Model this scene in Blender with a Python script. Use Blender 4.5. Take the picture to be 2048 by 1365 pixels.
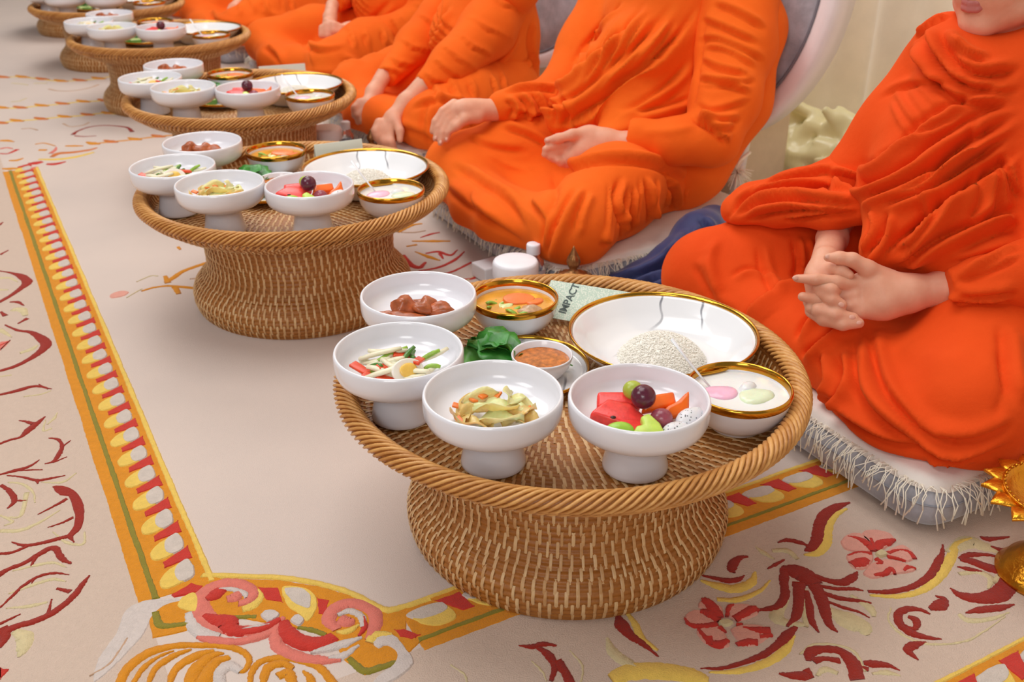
import bpy, bmesh, math, random
import numpy as np
from mathutils import Vector, Matrix
from mathutils.bvhtree import BVHTree

for _o in list(bpy.data.objects):
    bpy.data.objects.remove(_o, do_unlink=True)
SC = bpy.context.scene
COL = SC.collection
PI = math.pi

# ------------------------------------------------------------------ camera
FPX, CAM_H, TILT = 2020.0, 0.853, 0.464          # focal length in pixels of a 2048 px wide frame
camd = bpy.data.cameras.new('camera')
camd.sensor_width = 36.0
camd.lens = 36.0 * FPX / 2048.0
camd.clip_start = 0.05
camd.dof.use_dof = True
camd.dof.focus_distance = 1.30
camd.dof.aperture_fstop = 8.0
cam = bpy.data.objects.new('camera', camd)
COL.objects.link(cam)
cam.location = (0, 0, CAM_H)
cam.rotation_euler = (PI / 2 - TILT, 0, 0)
SC.camera = cam

# ------------------------------------------------------------------ light
world = bpy.data.worlds.new('room_light')
SC.world = world
world.use_nodes = True
_b = world.node_tree.nodes['Background']
_b.inputs['Color'].default_value = (1.0, 0.985, 0.98, 1)
_b.inputs['Strength'].default_value = 0.24

def area_light(name, loc, target, size, power, color):
    l = bpy.data.lights.new(name, 'AREA')
    l.shape = 'RECTANGLE'; l.size, l.size_y = size
    l.energy = power; l.color = color
    o = bpy.data.objects.new(name, l); COL.objects.link(o)
    o.location = loc
    o.rotation_euler = (Vector(target) - Vector(loc)).to_track_quat('-Z', 'Y').to_euler()
    return o
area_light('ceiling_lamp', (-0.6, 2.0, 3.6), (0.0, 1.8, 0.0), (2.2, 2.2), 74, (1.0, 0.97, 0.95))
area_light('ceiling_lamp', (-2.6, 0.4, 3.4), (0.0, 1.6, 0.2), (1.4, 1.4), 48, (1.0, 0.98, 0.97))
area_light('ceiling_lamp', (-1.6, 5.2, 3.6), (-0.8, 4.2, 0.0), (2.0, 2.0), 78, (1.0, 0.97, 0.95))

area_light('front_fill', (-0.7, -2.4, 2.1), (0.0, 1.5, 0.2), (1.4, 1.4), 46, (1.0, 0.98, 0.97))  # unseen fill added behind the camera to brighten bowl stems and fronts

SC.view_settings.view_transform = 'Standard'
SC.view_settings.look = 'None'
SC.view_settings.gamma = 1.0
SC.view_settings.use_curve_mapping = False
SC.view_settings.exposure = -0.18

# ------------------------------------------------------------------ survey helpers
# the photograph's focal length, height and tilt turn a sighted pixel into a point of the room
_c, _s = math.cos(TILT), math.sin(TILT)
def ray(px, py):
    x = (px - 1024) / FPX; y = -(py - 682.5) / FPX
    return np.array([x, _c + y * _s, -_s + y * _c])
def gp(px, py, z=0.0):                         # sighted point at a known height
    r = ray(px, py); t = (z - CAM_H) / r[2]
    return np.array([0, 0, CAM_H]) + t * r
def gd(px, py, d):                             # sighted point at a known depth
    return np.array([0, 0, CAM_H]) + d * ray(px, py)

U = np.array([-0.4787, 0.8780])                # along the row of tables, away from us
V = np.array([0.8780, 0.4787])                 # across it, towards the seated people

# ------------------------------------------------------------------ colour and material helpers
def lin(r, g=None, b=None):
    if g is None: r, g, b = r
    def f(v):
        v /= 255.0
        return v / 12.92 if v <= 0.04045 else ((v + 0.055) / 1.055) ** 2.4
    return (f(r), f(g), f(b), 1.0)

class NT:
    def __init__(self, name):
        self.m = bpy.data.materials.new(name); self.m.use_nodes = True
        self.t = self.m.node_tree; self.n = self.t.nodes
        self.p = self.n['Principled BSDF']
    def add(self, typ, **kw):
        n = self.n.new(typ)
        for k, v in kw.items():
            if k in n.inputs: n.inputs[k].default_value = v
            else: setattr(n, k, v)
        return n
    def link(self, a, b): self.t.links.new(a, b)
    def coords(self, which='Object', scale=(1, 1, 1)):
        tc = self.add('ShaderNodeTexCoord'); mp = self.add('ShaderNodeMapping')
        mp.inputs['Scale'].default_value = scale
        self.link(tc.outputs[which], mp.inputs['Vector']); return mp.outputs['Vector']
    def noise(self, vec, scale, detail=4, rough=0.55):
        n = self.add('ShaderNodeTexNoise'); n.inputs['Scale'].default_value = scale
        n.inputs['Detail'].default_value = detail; n.inputs['Roughness'].default_value = rough
        if vec is not None: self.link(vec, n.inputs['Vector'])
        return n.outputs['Fac']
    def ramp(self, fac, stops):
        r = self.add('ShaderNodeValToRGB'); e = r.color_ramp.elements
        while len(e) < len(stops): e.new(0.5)
        for el, (p, c) in zip(e, stops): el.position = p; el.color = c
        self.link(fac, r.inputs['Fac']); return r.outputs['Color']
    def bump(self, h, strength, dist=0.002):
        b = self.add('ShaderNodeBump'); b.inputs['Strength'].default_value = strength
        b.inputs['Distance'].default_value = dist
        self.link(h, b.inputs['Height']); self.link(b.outputs['Normal'], self.p.inputs['Normal'])

def setp(p, **kw):
    names = dict(rough='Roughness', metal='Metallic', spec='Specular IOR Level', sub='Subsurface Weight',
                 trans='Transmission Weight', ior='IOR', coat='Coat Weight', coatr='Coat Roughness',
                 sheen='Sheen Weight', sheenr='Sheen Roughness', alpha='Alpha', subs='Subsurface Scale')
    for k, v in kw.items(): p.inputs[names[k]].default_value = v

def plain(name, rgb, var=0.06, scale=40, bump=0.0, bscale=200, bdist=0.001, coords='Object', **kw):
    """solid colour with slight mottling, optional fine relief"""
    m = NT(name); v = m.coords(coords)
    c = lin(rgb)
    lo = tuple(max(0, x * (1 - var)) for x in c[:3]) + (1,)
    hi = tuple(min(1, x * (1 + var)) for x in c[:3]) + (1,)
    m.link(m.ramp(m.noise(v, scale), [(0.3, lo), (0.7, hi)]), m.p.inputs['Base Color'])
    if bump: m.bump(m.noise(v, bscale, 3), bump, bdist)
    kw.setdefault('rough', 0.5)
    setp(m.p, **kw)
    return m.m

# ------------------------------------------------------------------ object helpers
def tag(o, label=None, cat=None, group=None, kind=None):
    if label: o['label'] = label
    if cat: o['category'] = cat
    if group: o['group'] = group
    if kind: o['kind'] = kind
    return o
def empty(name, loc=(0, 0, 0), rz=0.0):
    o = bpy.data.objects.new(name, None); COL.objects.link(o)
    o.location = loc; o.rotation_euler = (0, 0, rz); o.empty_display_size = 0.05
    return o
def link(name, me, mat=None, parent=None, loc=None, rz=None):
    o = bpy.data.objects.new(name, me); COL.objects.link(o)
    if mat is not None and len(me.materials) == 0: me.materials.append(mat)
    if parent is not None: o.parent = parent
    if loc is not None: o.location = loc
    if rz is not None: o.rotation_euler = (0, 0, rz)
    return o
def mesh(verts, faces, smooth=True, name='mesh'):
    me = bpy.data.meshes.new(name)
    me.from_pydata([tuple(map(float, v)) for v in verts], [], [tuple(map(int, f)) for f in faces])
    if smooth: me.polygons.foreach_set('use_smooth', [True] * len(me.polygons))
    me.update()
    return me
def fast_mesh(V_, Q_, smooth=True, name='mesh'):
    """numpy verts (n,3) and quads (m,4)"""
    me = bpy.data.meshes.new(name)
    k = Q_.shape[1]
    me.vertices.add(len(V_)); me.vertices.foreach_set('co', np.ascontiguousarray(V_, np.float32).ravel())
    me.loops.add(Q_.size); me.loops.foreach_set('vertex_index', np.ascontiguousarray(Q_, np.int32).ravel())
    me.polygons.add(len(Q_))
    me.polygons.foreach_set('loop_start', np.arange(0, Q_.size, k, dtype=np.int32))
    if smooth: me.polygons.foreach_set('use_smooth', np.ones(len(Q_), bool))
    me.update(calc_edges=True); me.validate()
    return me
class MB:
    """collects geometry for one mesh"""
    def __init__(self): self.v = []; self.f = []
    def add(self, verts, faces):
        o = len(self.v); self.v += [tuple(map(float, q)) for q in verts]
        self.f += [tuple(i + o for i in f) for f in faces]; return self
    def mesh(self, smooth=True): return mesh(self.v, self.f, smooth)
    def build(self, name, mat, parent=None, smooth=True, loc=None, rz=None):
        return link(name, self.mesh(smooth), mat, parent, loc, rz)

def catmull(pts, n=6, closed=False):
    P = np.array(pts, float)
    if len(P) < 3 and not closed:
        t = np.linspace(0, 1, n + 1)[:, None]; return P[0] * (1 - t) + P[1] * t
    if closed: Q = np.vstack([P[-1], P, P[0], P[1]])
    else: Q = np.vstack([2 * P[0] - P[1], P, 2 * P[-1] - P[-2]])
    out = []
    for i in range(len(Q) - 3):
        a, b, c, d = Q[i:i + 4]
        for t in np.linspace(0, 1, n, endpoint=False):
            out.append(0.5 * (2 * b + (c - a) * t + (2 * a - 5 * b + 4 * c - d) * t * t + (3 * b - a - 3 * c + d) * t ** 3))
    if not closed: out.append(P[-1])
    return np.array(out)

def lathe(profile, n=48, closed_ends=False, wob=None):
    """profile [(r, z)...] about z; r==0 makes a pole"""
    v, f = [], []; rings = []
    for r, z in profile:
        if r < 1e-6:
            rings.append([len(v)]); v.append((0, 0, z))
        else:
            rings.append(list(range(len(v), len(v) + n)))
            for k in range(n):
                a = 2 * PI * k / n; rr = r
                if wob: rr = r * wob(a, z)
                v.append((rr * math.cos(a), rr * math.sin(a), z))
    for A, B in zip(rings, rings[1:]):
        for k in range(n):
            k2 = (k + 1) % n
            if len(A) == 1 and len(B) == 1: continue
            if len(A) == 1: f.append((A[0], B[k2], B[k]))
            elif len(B) == 1: f.append((A[k], A[k2], B[0]))
            else: f.append((A[k], A[k2], B[k2], B[k]))
    return v, [tuple(reversed(q)) for q in f]

def tube(pts, rad, n=8, caps=True, flat=1.0):
    """swept tube along a polyline; rad number or list; flat squashes the second axis"""
    P = np.array(pts, float); m = len(P)
    R = np.full(m, rad, float) if np.isscalar(rad) else np.array(rad, float)
    if len(R) != m: R = np.interp(np.linspace(0, 1, m), np.linspace(0, 1, len(R)), R)
    T = np.gradient(P, axis=0); T /= np.linalg.norm(T, axis=1)[:, None] + 1e-12
    up = np.array([0, 0, 1.0]); 
    if abs(T[0] @ up) > 0.9: up = np.array([1.0, 0, 0])
    N = up - T[0] * (T[0] @ up); N /= np.linalg.norm(N)
    v, f = [], []
    for i in range(m):
        N = N - T[i] * (T[i] @ N); N /= np.linalg.norm(N) + 1e-12
        B = np.cross(T[i], N)
        for k in range(n):
            a = 2 * PI * k / n
            v.append(P[i] + R[i] * (math.cos(a) * B + flat * math.sin(a) * N))
    for i in range(m - 1):
        for k in range(n):
            k2 = (k + 1) % n
            f.append((i * n + k, i * n + k2, (i + 1) * n + k2, (i + 1) * n + k))
    if caps:
        f.append(tuple(reversed(range(n)))); f.append(tuple(range((m - 1) * n, m * n)))
    return v, f

def rbox(sx, sy, sz, bev=0.002, seg=2, loc=(0, 0, 0)):
    bm = bmesh.new(); bmesh.ops.create_cube(bm, size=1.0)
    bmesh.ops.scale(bm, vec=(sx, sy, sz), verts=bm.verts)
    bmesh.ops.bevel(bm, geom=list(bm.edges), offset=bev, segments=seg, affect='EDGES', profile=0.5)
    bmesh.ops.translate(bm, vec=loc, verts=bm.verts)
    v = [tuple(q.co) for q in bm.verts]; bm.verts.index_update()
    f = [tuple(q.index for q in p.verts) for p in bm.faces]; bm.free()
    return v, f

def blob(rx, ry, rz, seed=0, amp=0.12, sub=3, freq=2.0):
    """lumpy ellipsoid"""
    bm = bmesh.new(); bmesh.ops.create_icosphere(bm, subdivisions=sub, radius=1.0)
    rnd = random.Random(seed); ph = [(rnd.uniform(-1, 1), rnd.uniform(-1, 1), rnd.uniform(-1, 1), rnd.uniform(0, 6)) for _ in range(6)]
    for q in bm.verts:
        c = q.co; s = sum(math.sin(freq * 2 * (c.x * a + c.y * b + c.z * d) + e) for a, b, d, e in ph) / 6
        q.co = c * (1 + amp * 2 * s)
        q.co.x *= rx; q.co.y *= ry; q.co.z *= rz
    bm.verts.index_update()
    v = [tuple(q.co) for q in bm.verts]; f = [tuple(q.index for q in p.verts) for p in bm.faces]; bm.free()
    return v, f

def xf(verts, loc=(0, 0, 0), rot=(0, 0, 0), sc=1.0):
    from mathutils import Euler
    M = Matrix.Translation(loc) @ Euler(rot).to_matrix().to_4x4()
    return [tuple(M @ (Vector(q) * sc)) for q in verts]
def copy_tree(o, parent=None):
    c = o.copy(); COL.objects.link(c); c.parent = parent
    for ch in o.children: copy_tree(ch, c)
    return c
# ------------------------------------------------------------------ carpet
def pile(name, rgb, var=0.08, bstr=0.8):
    m = NT(name); v = m.coords('Object')
    c = lin(rgb)
    lo = tuple(x * (1 - var) for x in c[:3]) + (1,); hi = tuple(min(1, x * (1 + var)) for x in c[:3]) + (1,)
    m.link(m.ramp(m.noise(v, 90, 5, 0.7), [(0.3, lo), (0.7, hi)]), m.p.inputs['Base Color'])
    m.bump(m.noise(v, 520, 3, .7), bstr, 0.003)
    setp(m.p, rough=0.95, spec=0.1, sheen=0.15)
    return m.m
CP = dict(
    field=None,
    dred=pile('wool_dark_red', (160, 44, 30)), red=pile('wool_red', (208, 58, 46)), pink=pile('wool_pink', (232, 128, 112)),
    lpink=pile('wool_light_pink', (236, 168, 150)), orange=pile('wool_orange', (226, 146, 30)), yellow=pile('wool_yellow', (244, 206, 98)),
    pale=pile('wool_pale_yellow', (222, 204, 158)), cream=pile('wool_cream', (216, 202, 190)), olive=pile('wool_olive', (146, 134, 46)),
    white=pile('wool_white', (218, 204, 196)), rust=pile('wool_rust', (216, 120, 50)), tan=pile('wool_tan', (206, 168, 138)))
def field_mat():
    m = NT('wool_field'); v = m.coords('Object')
    a = m.ramp(m.noise(v, 3.0, 3), [(0.35, lin(206, 190, 180)), (0.65, lin(212, 195, 184))])
    m.link(a, m.p.inputs['Base Color'])
    n1 = m.noise(v, 600, 3); m.bump(n1, 0.45, 0.002)
    setp(m.p, rough=0.95, spec=0.1, sheen=0.15)
    return m.m
CP['field'] = field_mat()
_fl = MB()
_n = 40
_xs = np.linspace(-9, 9, _n); _ys = np.linspace(-4, 12, _n)
_fl.add([(x, y, 0) for y in _ys for x in _xs], [(j * _n + i, j * _n + i + 1, (j + 1) * _n + i + 1, (j + 1) * _n + i) for j in range(_n - 1) for i in range(_n - 1)])
FLOOR = tag(_fl.build('floor', CP['field']), kind='structure')

class Sight:
    """points sighted in a detail of the photograph, laid on the carpet plane"""
    def __init__(self, x0, y0, s): self.x0, self.y0, self.s = x0, y0, s
    def __call__(self, p):
        q = gp(self.x0 + p[0] * self.s, self.y0 + p[1] * self.s, 0); return q[0], q[1]
    def width(self, p, w):
        a = np.array(self(p)); b = np.array(self((p[0] + w, p[1])))
        return np.linalg.norm(a - b)
HSC = 0.6                                        # pile height scale of the motifs
def stroke(S, pts, col, name='scroll_inlay', h=0.0025, n=5):
    """tufted ribbon of carpet pile: pts (x, y, width)"""
    W = [S.width(p, p[2]) * 0.68 for p in pts]
    h *= HSC; rj = np.random.RandomState(int(abs(pts[0][0] * 7 + pts[0][1] * 13)) % 9999)
    P = catmull([S(p) for p in pts], 9); R = np.interp(np.linspace(0, len(pts) - 1, len(P)), range(len(pts)), W)
    R = R * (1 + rj.uniform(-.05, .05, len(P))) + rj.uniform(-.0005, .0005, len(P)); P = P + rj.uniform(-.0004, .0004, P.shape)
    T = np.gradient(P, axis=0); T /= np.linalg.norm(T, axis=1)[:, None] + 1e-12
    N = np.stack([-T[:, 1], T[:, 0]], 1)
    prof = [(-1, -0.001), (-0.85, h * 0.8), (0, h), (0.85, h * 0.8), (1, -0.001)]
    v = []; f = []; k = len(prof)
    for p, nn, r in zip(P, N, R):
        for a, z in prof: v.append((p[0] + nn[0] * a * r, p[1] + nn[1] * a * r, z))
    for i in range(len(P) - 1):
        for j in range(k - 1): f.append((i * k + j, i * k + j + 1, (i + 1) * k + j + 1, (i + 1) * k + j))
    f.append(tuple(range(k))); f.append(tuple(reversed(range((len(P) - 1) * k, len(P) * k))))
    f = [tuple(reversed(q)) for q in f]
    return MB().add(v, f).build(name, CP[col], FLOOR)
def patch_world(P, col, name, h=0.0025, smooth=0, parent=None):
    P = np.array(P, float)[:, :2]
    if smooth: P = catmull(P, smooth, closed=True)
    ar = 0.5 * np.sum(P[:, 0] * np.roll(P[:, 1], -1) - P[:, 1] * np.roll(P[:, 0], -1))
    if ar < 0: P = P[::-1]
    h *= HSC; D = []; rj = np.random.RandomState(int(abs(P[0, 0] * 9771 + P[0, 1] * 3331)) % 9999)
    for a_, b_ in zip(P, np.roll(P, -1, 0)):
        k_ = min(60, max(1, int(np.linalg.norm(b_ - a_) / .005)))
        D += [a_ + (b_ - a_) * t_ / k_ for t_ in range(k_)]
    P = np.array(D); P = P + rj.uniform(-.0005, .0005, P.shape)
    n = len(P); c = P.mean(0)
    T = np.roll(P, -1, 0) - np.roll(P, 1, 0); T /= np.linalg.norm(T, axis=1)[:, None] + 1e-12
    I = P + np.stack([-T[:, 1], T[:, 0]], 1) * min(0.0025, 0.15 * math.sqrt(abs(ar)))
    v = [(x, y, -0.001) for x, y in P] + [(x, y, h) for x, y in I]
    f = [(i, (i + 1) % n, n + (i + 1) % n, n + i) for i in range(n)] + [tuple(range(n, 2 * n))]
    return MB().add(v, f).build(name, CP[col], parent or FLOOR, smooth=False)
def patch(S, pts, col, name='petal_inlay', h=0.0025, smooth=4):
    return patch_world([S(p) for p in pts], col, name, h, smooth)
def row_pt(u, v): return U * u + V * v          # carpet frame

def uv(p): p = np.array(p); return float(p @ U), float(p @ V)

# warm outer ground of the carpet beyond the borders
CP['outer'] = pile('wool_outer', (216, 192, 174), .03)
def band_strip(fr, a0, a1, b0, b1, col, h, name):
    """strip in the frame fr(a, b)"""
    k = max(2, int(abs(a1 - a0) / 0.05))
    P = [fr(a, b0) for a in np.linspace(a0, a1, k)] + [fr(a, b1) for a in np.linspace(a1, a0, k)]
    rnd = random.Random(int(a0 * 999 + b0 * 77))
    P = [(p[0] + rnd.uniform(-.0008, .0008), p[1] + rnd.uniform(-.0008, .0008)) for p in P]
    return patch_world(P, col, name, h)
def ladder(fr, a0, a1, bL, bR, first, step, flip=1, gz=.0010):
    w = bR - bL
    band_strip(fr, a0, a1, bL, bR, 'orange', gz, 'border_ground')
    band_strip(fr, a0, a1, bL + 0.18 * w, bL + 0.29 * w, 'olive', 0.0030, 'border_stripe')
    band_strip(fr, a0, a1, bR - 0.07 * w, bR + 0.04 * w, 'yellow', 0.0034, 'border_stripe')
    x0, x1 = bL + 0.33 * w, bR - 0.16 * w
    def cap(a, q0, q1, half, lean, col, h, name):
        P = []; cb, hb = (q0 + q1) / 2, (q1 - q0) / 2
        for t in np.linspace(0, 2 * PI, 18, endpoint=False):
            ct, st = math.cos(t), math.sin(t)
            P.append((cb + hb * math.copysign(abs(ct) ** .75, ct), half * math.copysign(abs(st) ** .75, st) * (.86 + .14 * ct)))
        return patch_world([fr(a + lean * (b - x0) + da, b) for b, da in P], col, name, h)
    a = first
    while (a < a1 if step > 0 else a > a1):
        lean = 0.38 * flip
        cap(a, x0, x1, 0.385 * abs(step), lean, 'yellow', 0.0036, 'border_lobe')
        cap(a, x0 + 0.42 * (x1 - x0), x1 + .001, 0.405 * abs(step), lean, 'cream', 0.0046, 'border_lobe_tip')
        m = a + step * 0.5
        patch_world([fr(m + lean * (b - x0) + da, b) for b, da in ((x0 + .26 * (x1 - x0), -.10 * step), (x1 + .004, -.25 * step), (x1 + .004, .25 * step), (x0 + .26 * (x1 - x0), .14 * step))], 'red', 'border_wedge', 0.0030)
        a += step
def frA(a, b): q = row_pt(a, b); return q[0], q[1]
_uL = [uv(gp(*p)[:2]) for p in [(8, 352), (70, 560), (140, 790), (210, 1010), (275, 1200)]]
_uR = [uv(gp(*p)[:2]) for p in [(85, 348), (170, 560), (260, 790), (350, 1000), (425, 1148)]]
_bL = sum(q[1] for q in _uL) / 5; _bR = sum(q[1] for q in _uR) / 5
ladder(frA, 1.075, 3.13, _bL, _bR, 1.100, 0.0630, 1)
patch_world([row_pt(-3, -6), row_pt(9, -6), row_pt(9, _bL + .01), row_pt(-3, _bL + .01)], 'outer', 'outer_ground', .0005)
# second border, crossing in front of the nearest table
def frB(a, b): q = row_pt(b, a); return q[0], q[1]
_t = [uv(gp(*p)[:2]) for p in [(915, 1180), (1440, 985), (1590, 935)]]; _u1 = sum(q[0] for q in _t) / 3
_t = [uv(gp(*p)[:2]) for p in [(1060, 1235), (1450, 1085), (1650, 985)]]; _u0 = sum(q[0] for q in _t) / 3
ladder(frB, uv(gp(845, 1300)[:2])[1], 2.2, _u0, _u1, uv(gp(900, 1255)[:2])[1], 0.075, -1, .0014)
patch_world([row_pt(-3, _bL), row_pt(_u0 + .01, _bL), row_pt(_u0 + .01, 5), row_pt(-3, 5)], 'outer', 'outer_ground', .0005)
# third border far right foreground
_w0 = uv(gp(1960, 1322)[:2])[0]
ladder(frB, 0.45, 1.9, _w0 - (_u1 - _u0), _w0, 0.5, 0.075, 1)

A = Sight(0, 800, .414)
DR = 'dred'
patch(A, [(248,422),(305,415),(360,435),(400,480),(413,540),(405,600),(385,640),(360,660),(362,692),(340,685),(315,660),(345,625),(358,570),(340,500),(325,470),(285,465)], DR, 'scroll_inlay', smooth=2)
for q in [
    [(325,480,16),(270,512,12),(180,558,2)], [(356,570,14),(300,597,10),(230,620,2)],
    [(330,662,22),(270,677,22),(200,695,18),(120,706,16),(58,690,5)], [(150,702,12),(60,740,14),(0,746,14)],
    [(345,795,8),(300,770,26),(262,718,28),(200,742,26),(120,790,22),(40,822,22),(-10,850,34)], [(178,750,26),(150,808,4)],
    [(335,848,3),(260,840,14),(180,860,15),(110,905,14),(50,960,10),(0,1008,6)], [(165,868,10),(152,892,3)],
    [(432,852,5),(400,892,22),(360,945,30),(300,1000,30),(240,1040,34),(160,1075,34),(80,1097,32),(10,1130,50)],
    [(275,915,12),(340,930,22)], [(250,968,5),(235,1035,16)], [(100,1038,3),(50,1062,12),(-5,1088,14)], [(0,1110,60),(25,1150,40),(-5,1200,20)],
    [(218,84,4),(180,115,26),(138,148,34),(100,182,14),(50,196,13),(-5,216,14)], [(92,103,3),(120,106,10),(160,118,22)],
    [(235,187,4),(280,194,14),(300,225,14),(285,265,22),(258,300,14),(215,312,3)], [(342,198,3),(295,235,10)], [(324,278,3),(255,306,10)],
    [(192,292,3),(140,325,14),(70,345,20),(-5,366,8)], [(208,340,3),(140,342,8),(70,346,10)],
    [(316,368,3),(250,381,12),(180,391,15),(110,376,10),(35,368,3)], [(180,390,18),(184,408,4)],
    [(5,415,14),(48,445,24),(70,490,24),(36,528,5)], [(70,490,10),(128,490,5)]]:
    stroke(A, q, DR)
patch(A, [(-5,1298),(20,1300),(48,1302),(30,1328),(10,1348),(-5,1355)], 'red', 'petal_inlay')
for q in [[(0,636,22),(100,632,22),(200,590,16),(290,535,4)], [(40,400,8),(110,410,14),(160,450,10),(170,500,4)], [(255,640,4),(320,690,14),(400,700,14),(410,640,5)],
          [(60,830,6),(180,800,18),(260,790,14),(320,812,4)], [(40,940,4),(150,900,20),(250,870,18),(320,880,4)], [(30,1010,4),(140,1000,22),(230,980,10)],
          [(70,1120,30),(120,1150,70),(110,1210,50),(90,1246,10)], [(230,120,6),(262,90,14),(278,62,3)], [(220,100,4),(210,150,10),(250,140,10)],
          [(200,400,6),(300,400,14),(370,355,4)], [(0,560,10),(60,590,14),(20,610,8)], [(130,450,20),(100,560,16),(40,570,8)]]:
    stroke(A, q, 'pale', h=0.0018)
B = Sight(0, 280, .3955)
for q in [[(-6,664,5),(60,675,14),(110,692,36),(138,722,42),(100,757,26),(50,792,20),(-6,824,22)], [(50,822,8),(90,822,18),(122,840,6)], [(5,872,10),(28,892,22)],
          [(90,932,5),(140,904,22)], [(26,938,8),(90,965,14),(160,976,22),(212,1008,44),(234,1036,46),(206,1072,38),(150,1110,26),(80,1146,22),(-6,1172,20)],
          [(-6,1292,14),(60,1278,22),(110,1264,28),(180,1248,18),(262,1262,4)], [(195,1238,3),(245,1262,10)], [(0,582,14),(42,560,4)], [(-3,432,14),(14,418,4)]]:
    stroke(B, q, DR)
patch(B, [(-5,1028),(30,1020),(58,1014),(36,1040),(10,1062),(-5,1066)], 'pink', 'petal_inlay')
stroke(B, [(-5,1046,8),(40,1026,6)], 'red', 'petal_vein', h=.004)
for q in [[(0,700,20),(50,700,18),(90,720,6)], [(60,860,30),(110,860,40),(130,890,20)], [(-5,760,16),(40,760,10)], [(100,1080,20),(160,1060,26),(190,1040,10)], [(-5,1200,8),(60,1190,8)], [(120,1300,6),(200,1290,10),(260,1270,4)], [(-5,960,30),(30,980,18),(60,1000,6)]]:
    stroke(B, q, 'pale', h=0.0018)
# spray of orange stems by the second table
for q, cl in [([(716,766,10),(780,748,12),(860,740,14),(990,752,18)], 'orange'), ([(838,722,20),(875,700,26),(930,664,22),(1060,618,20)], 'orange'), ([(885,745,26),(905,780,20)], 'orange'), ([(835,690,16),(850,725,26)], 'orange'),
              ([(900,542,14),(912,556,10)], 'orange'), ([(960,705,6),(1010,700,10)], 'tan'), ([(640,800,3),(690,770,6),(720,755,3)], 'pale'), ([(690,720,3),(760,690,5),(800,690,3)], 'pale')]:
    stroke(B, q, cl)
patch(B, [(552,788),(580,772),(620,764),(655,770),(630,790),(590,800),(560,802)], 'lpink', 'petal_inlay')

# cartouche where the two borders meet
C = Sight(200, 1100, .5078)
patch(C, [(405,96),(480,112),(700,118),(860,142),(985,178),(1080,222),(1135,250),(1210,232),(1210,330),(1270,360),(1170,460),(1040,500),(960,440),(900,340),(700,300),(520,270),(360,320),(205,355),(185,280),(215,230),(300,200),(370,170)], 'orange', 'border_ground', h=.0019, smooth=0)
stroke(C, [(400,104,20),(460,104,22),(700,112,22),(850,134,22),(980,170,22),(1075,218,24),(1132,240,26),(1200,226,24),(1300,196,22)], 'yellow', 'border_stripe', h=.0036)
stroke(C, [(218,248,24),(238,300,28),(300,300,22),(352,292,20)], 'olive', 'border_stripe', h=.003)
stroke(C, [(520,268,16),(615,266,16)], 'olive', 'border_stripe', h=.003)
stroke(C, [(780,308,10),(840,320,20),(890,338,16)], 'olive', 'border_stripe', h=.003)
stroke(C, [(980,430,20),(1040,480,30),(1100,468,26),(1168,446,20)], 'olive', 'border_stripe', h=.003)
patch(C, [(615,148),(705,150),(728,214),(650,205)], 'red', 'border_wedge', h=.003, smooth=0)
patch(C, [(850,188),(908,200),(892,266),(856,258)], 'red', 'border_wedge', h=.003, smooth=0)
patch(C, [(278,180),(360,130),(412,145),(390,172),(290,192)], 'red', 'border_wedge', h=.003, smooth=0)
patch(C, [(1150,316),(1200,312),(1272,338),(1230,360),(1180,350)], 'red', 'border_wedge', h=.003, smooth=0)
patch(C, [(712,150),(800,148),(852,180),(858,236),(818,290),(780,260),(735,226)], 'yellow', 'border_lobe', h=.0036)
patch(C, [(722,156),(800,154),(836,186),(830,236),(790,232),(750,210)], 'cream', 'border_lobe_tip', h=.0046)
patch(C, [(320,190),(372,168),(392,200),(380,250),(330,245),(300,225)], 'yellow', 'border_lobe', h=.0036)
stroke(C, [(560,240,30),(605,222,34),(635,190,20),(625,160,10)], 'yellow', 'border_lobe', h=.0036)
# left curl
stroke(C, [(352,250,30),(372,300,50),(410,335,50),(470,345,30)], 'white', h=.0034)
stroke(C, [(545,218,26),(590,200,34),(602,170,40),(560,142,46),(490,138,50),(425,165,56),(395,215,60),(420,270,70),(470,300,60),(540,320,44),(620,318,44),(690,296,40),(725,270,16)], 'pink', h=.0038)
stroke(C, [(420,200,20),(450,185,50),(480,160,40)], 'red', h=.0048)
stroke(C, [(410,262,20),(455,280,50),(500,290,70),(520,318,50),(590,325,34),(650,310,34),(712,278,22)], 'red', h=.0048)
stroke(C, [(500,200,30),(535,190,44),(545,172,20)], 'pink', h=.0052)
stroke(C, [(470,160,8),(520,160,18),(570,178,22),(575,195,8)], 'white', h=.0050)
stroke(C, [(380,348,10),(440,358,34),(530,366,28),(620,348,32),(684,322,26),(704,300,8)], 'pink', h=.0040)
stroke(C, [(560,318,2),(620,306,10),(670,298,3)], 'white', h=.0054)
# right curl
stroke(C, [(690,300,20),(688,340,36),(705,385,44),(770,422,46),(860,438,40),(950,436,16)], 'pink', h=.0038)
stroke(C, [(725,285,30),(738,330,56),(800,368,60),(870,372,60),(925,345,46)], 'red', h=.0048)
stroke(C, [(1060,360,30),(1085,300,46),(1080,252,46),(1030,222,44),(970,216,46),(920,240,50),(902,286,46),(935,318,30)], 'pink', h=.0040)
stroke(C, [(940,280,50),(980,290,44),(1000,280,10)], 'pink', h=.0052)
stroke(C, [(935,262,14),(985,246,26),(1030,268,26),(1036,310,18)], 'white', h=.0050)
stroke(C, [(1040,270,8),(1042,310,22),(1020,345,8)], 'red', h=.0050)
stroke(C, [(930,330,10),(980,325,26),(1020,300,8)], 'yellow', h=.0050)
stroke(C, [(830,410,6),(900,392,30),(970,372,34),(1030,350,8)], 'white', h=.0050)
stroke(C, [(900,430,10),(960,420,30),(1020,380,10)], 'white', h=.0046)
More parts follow.
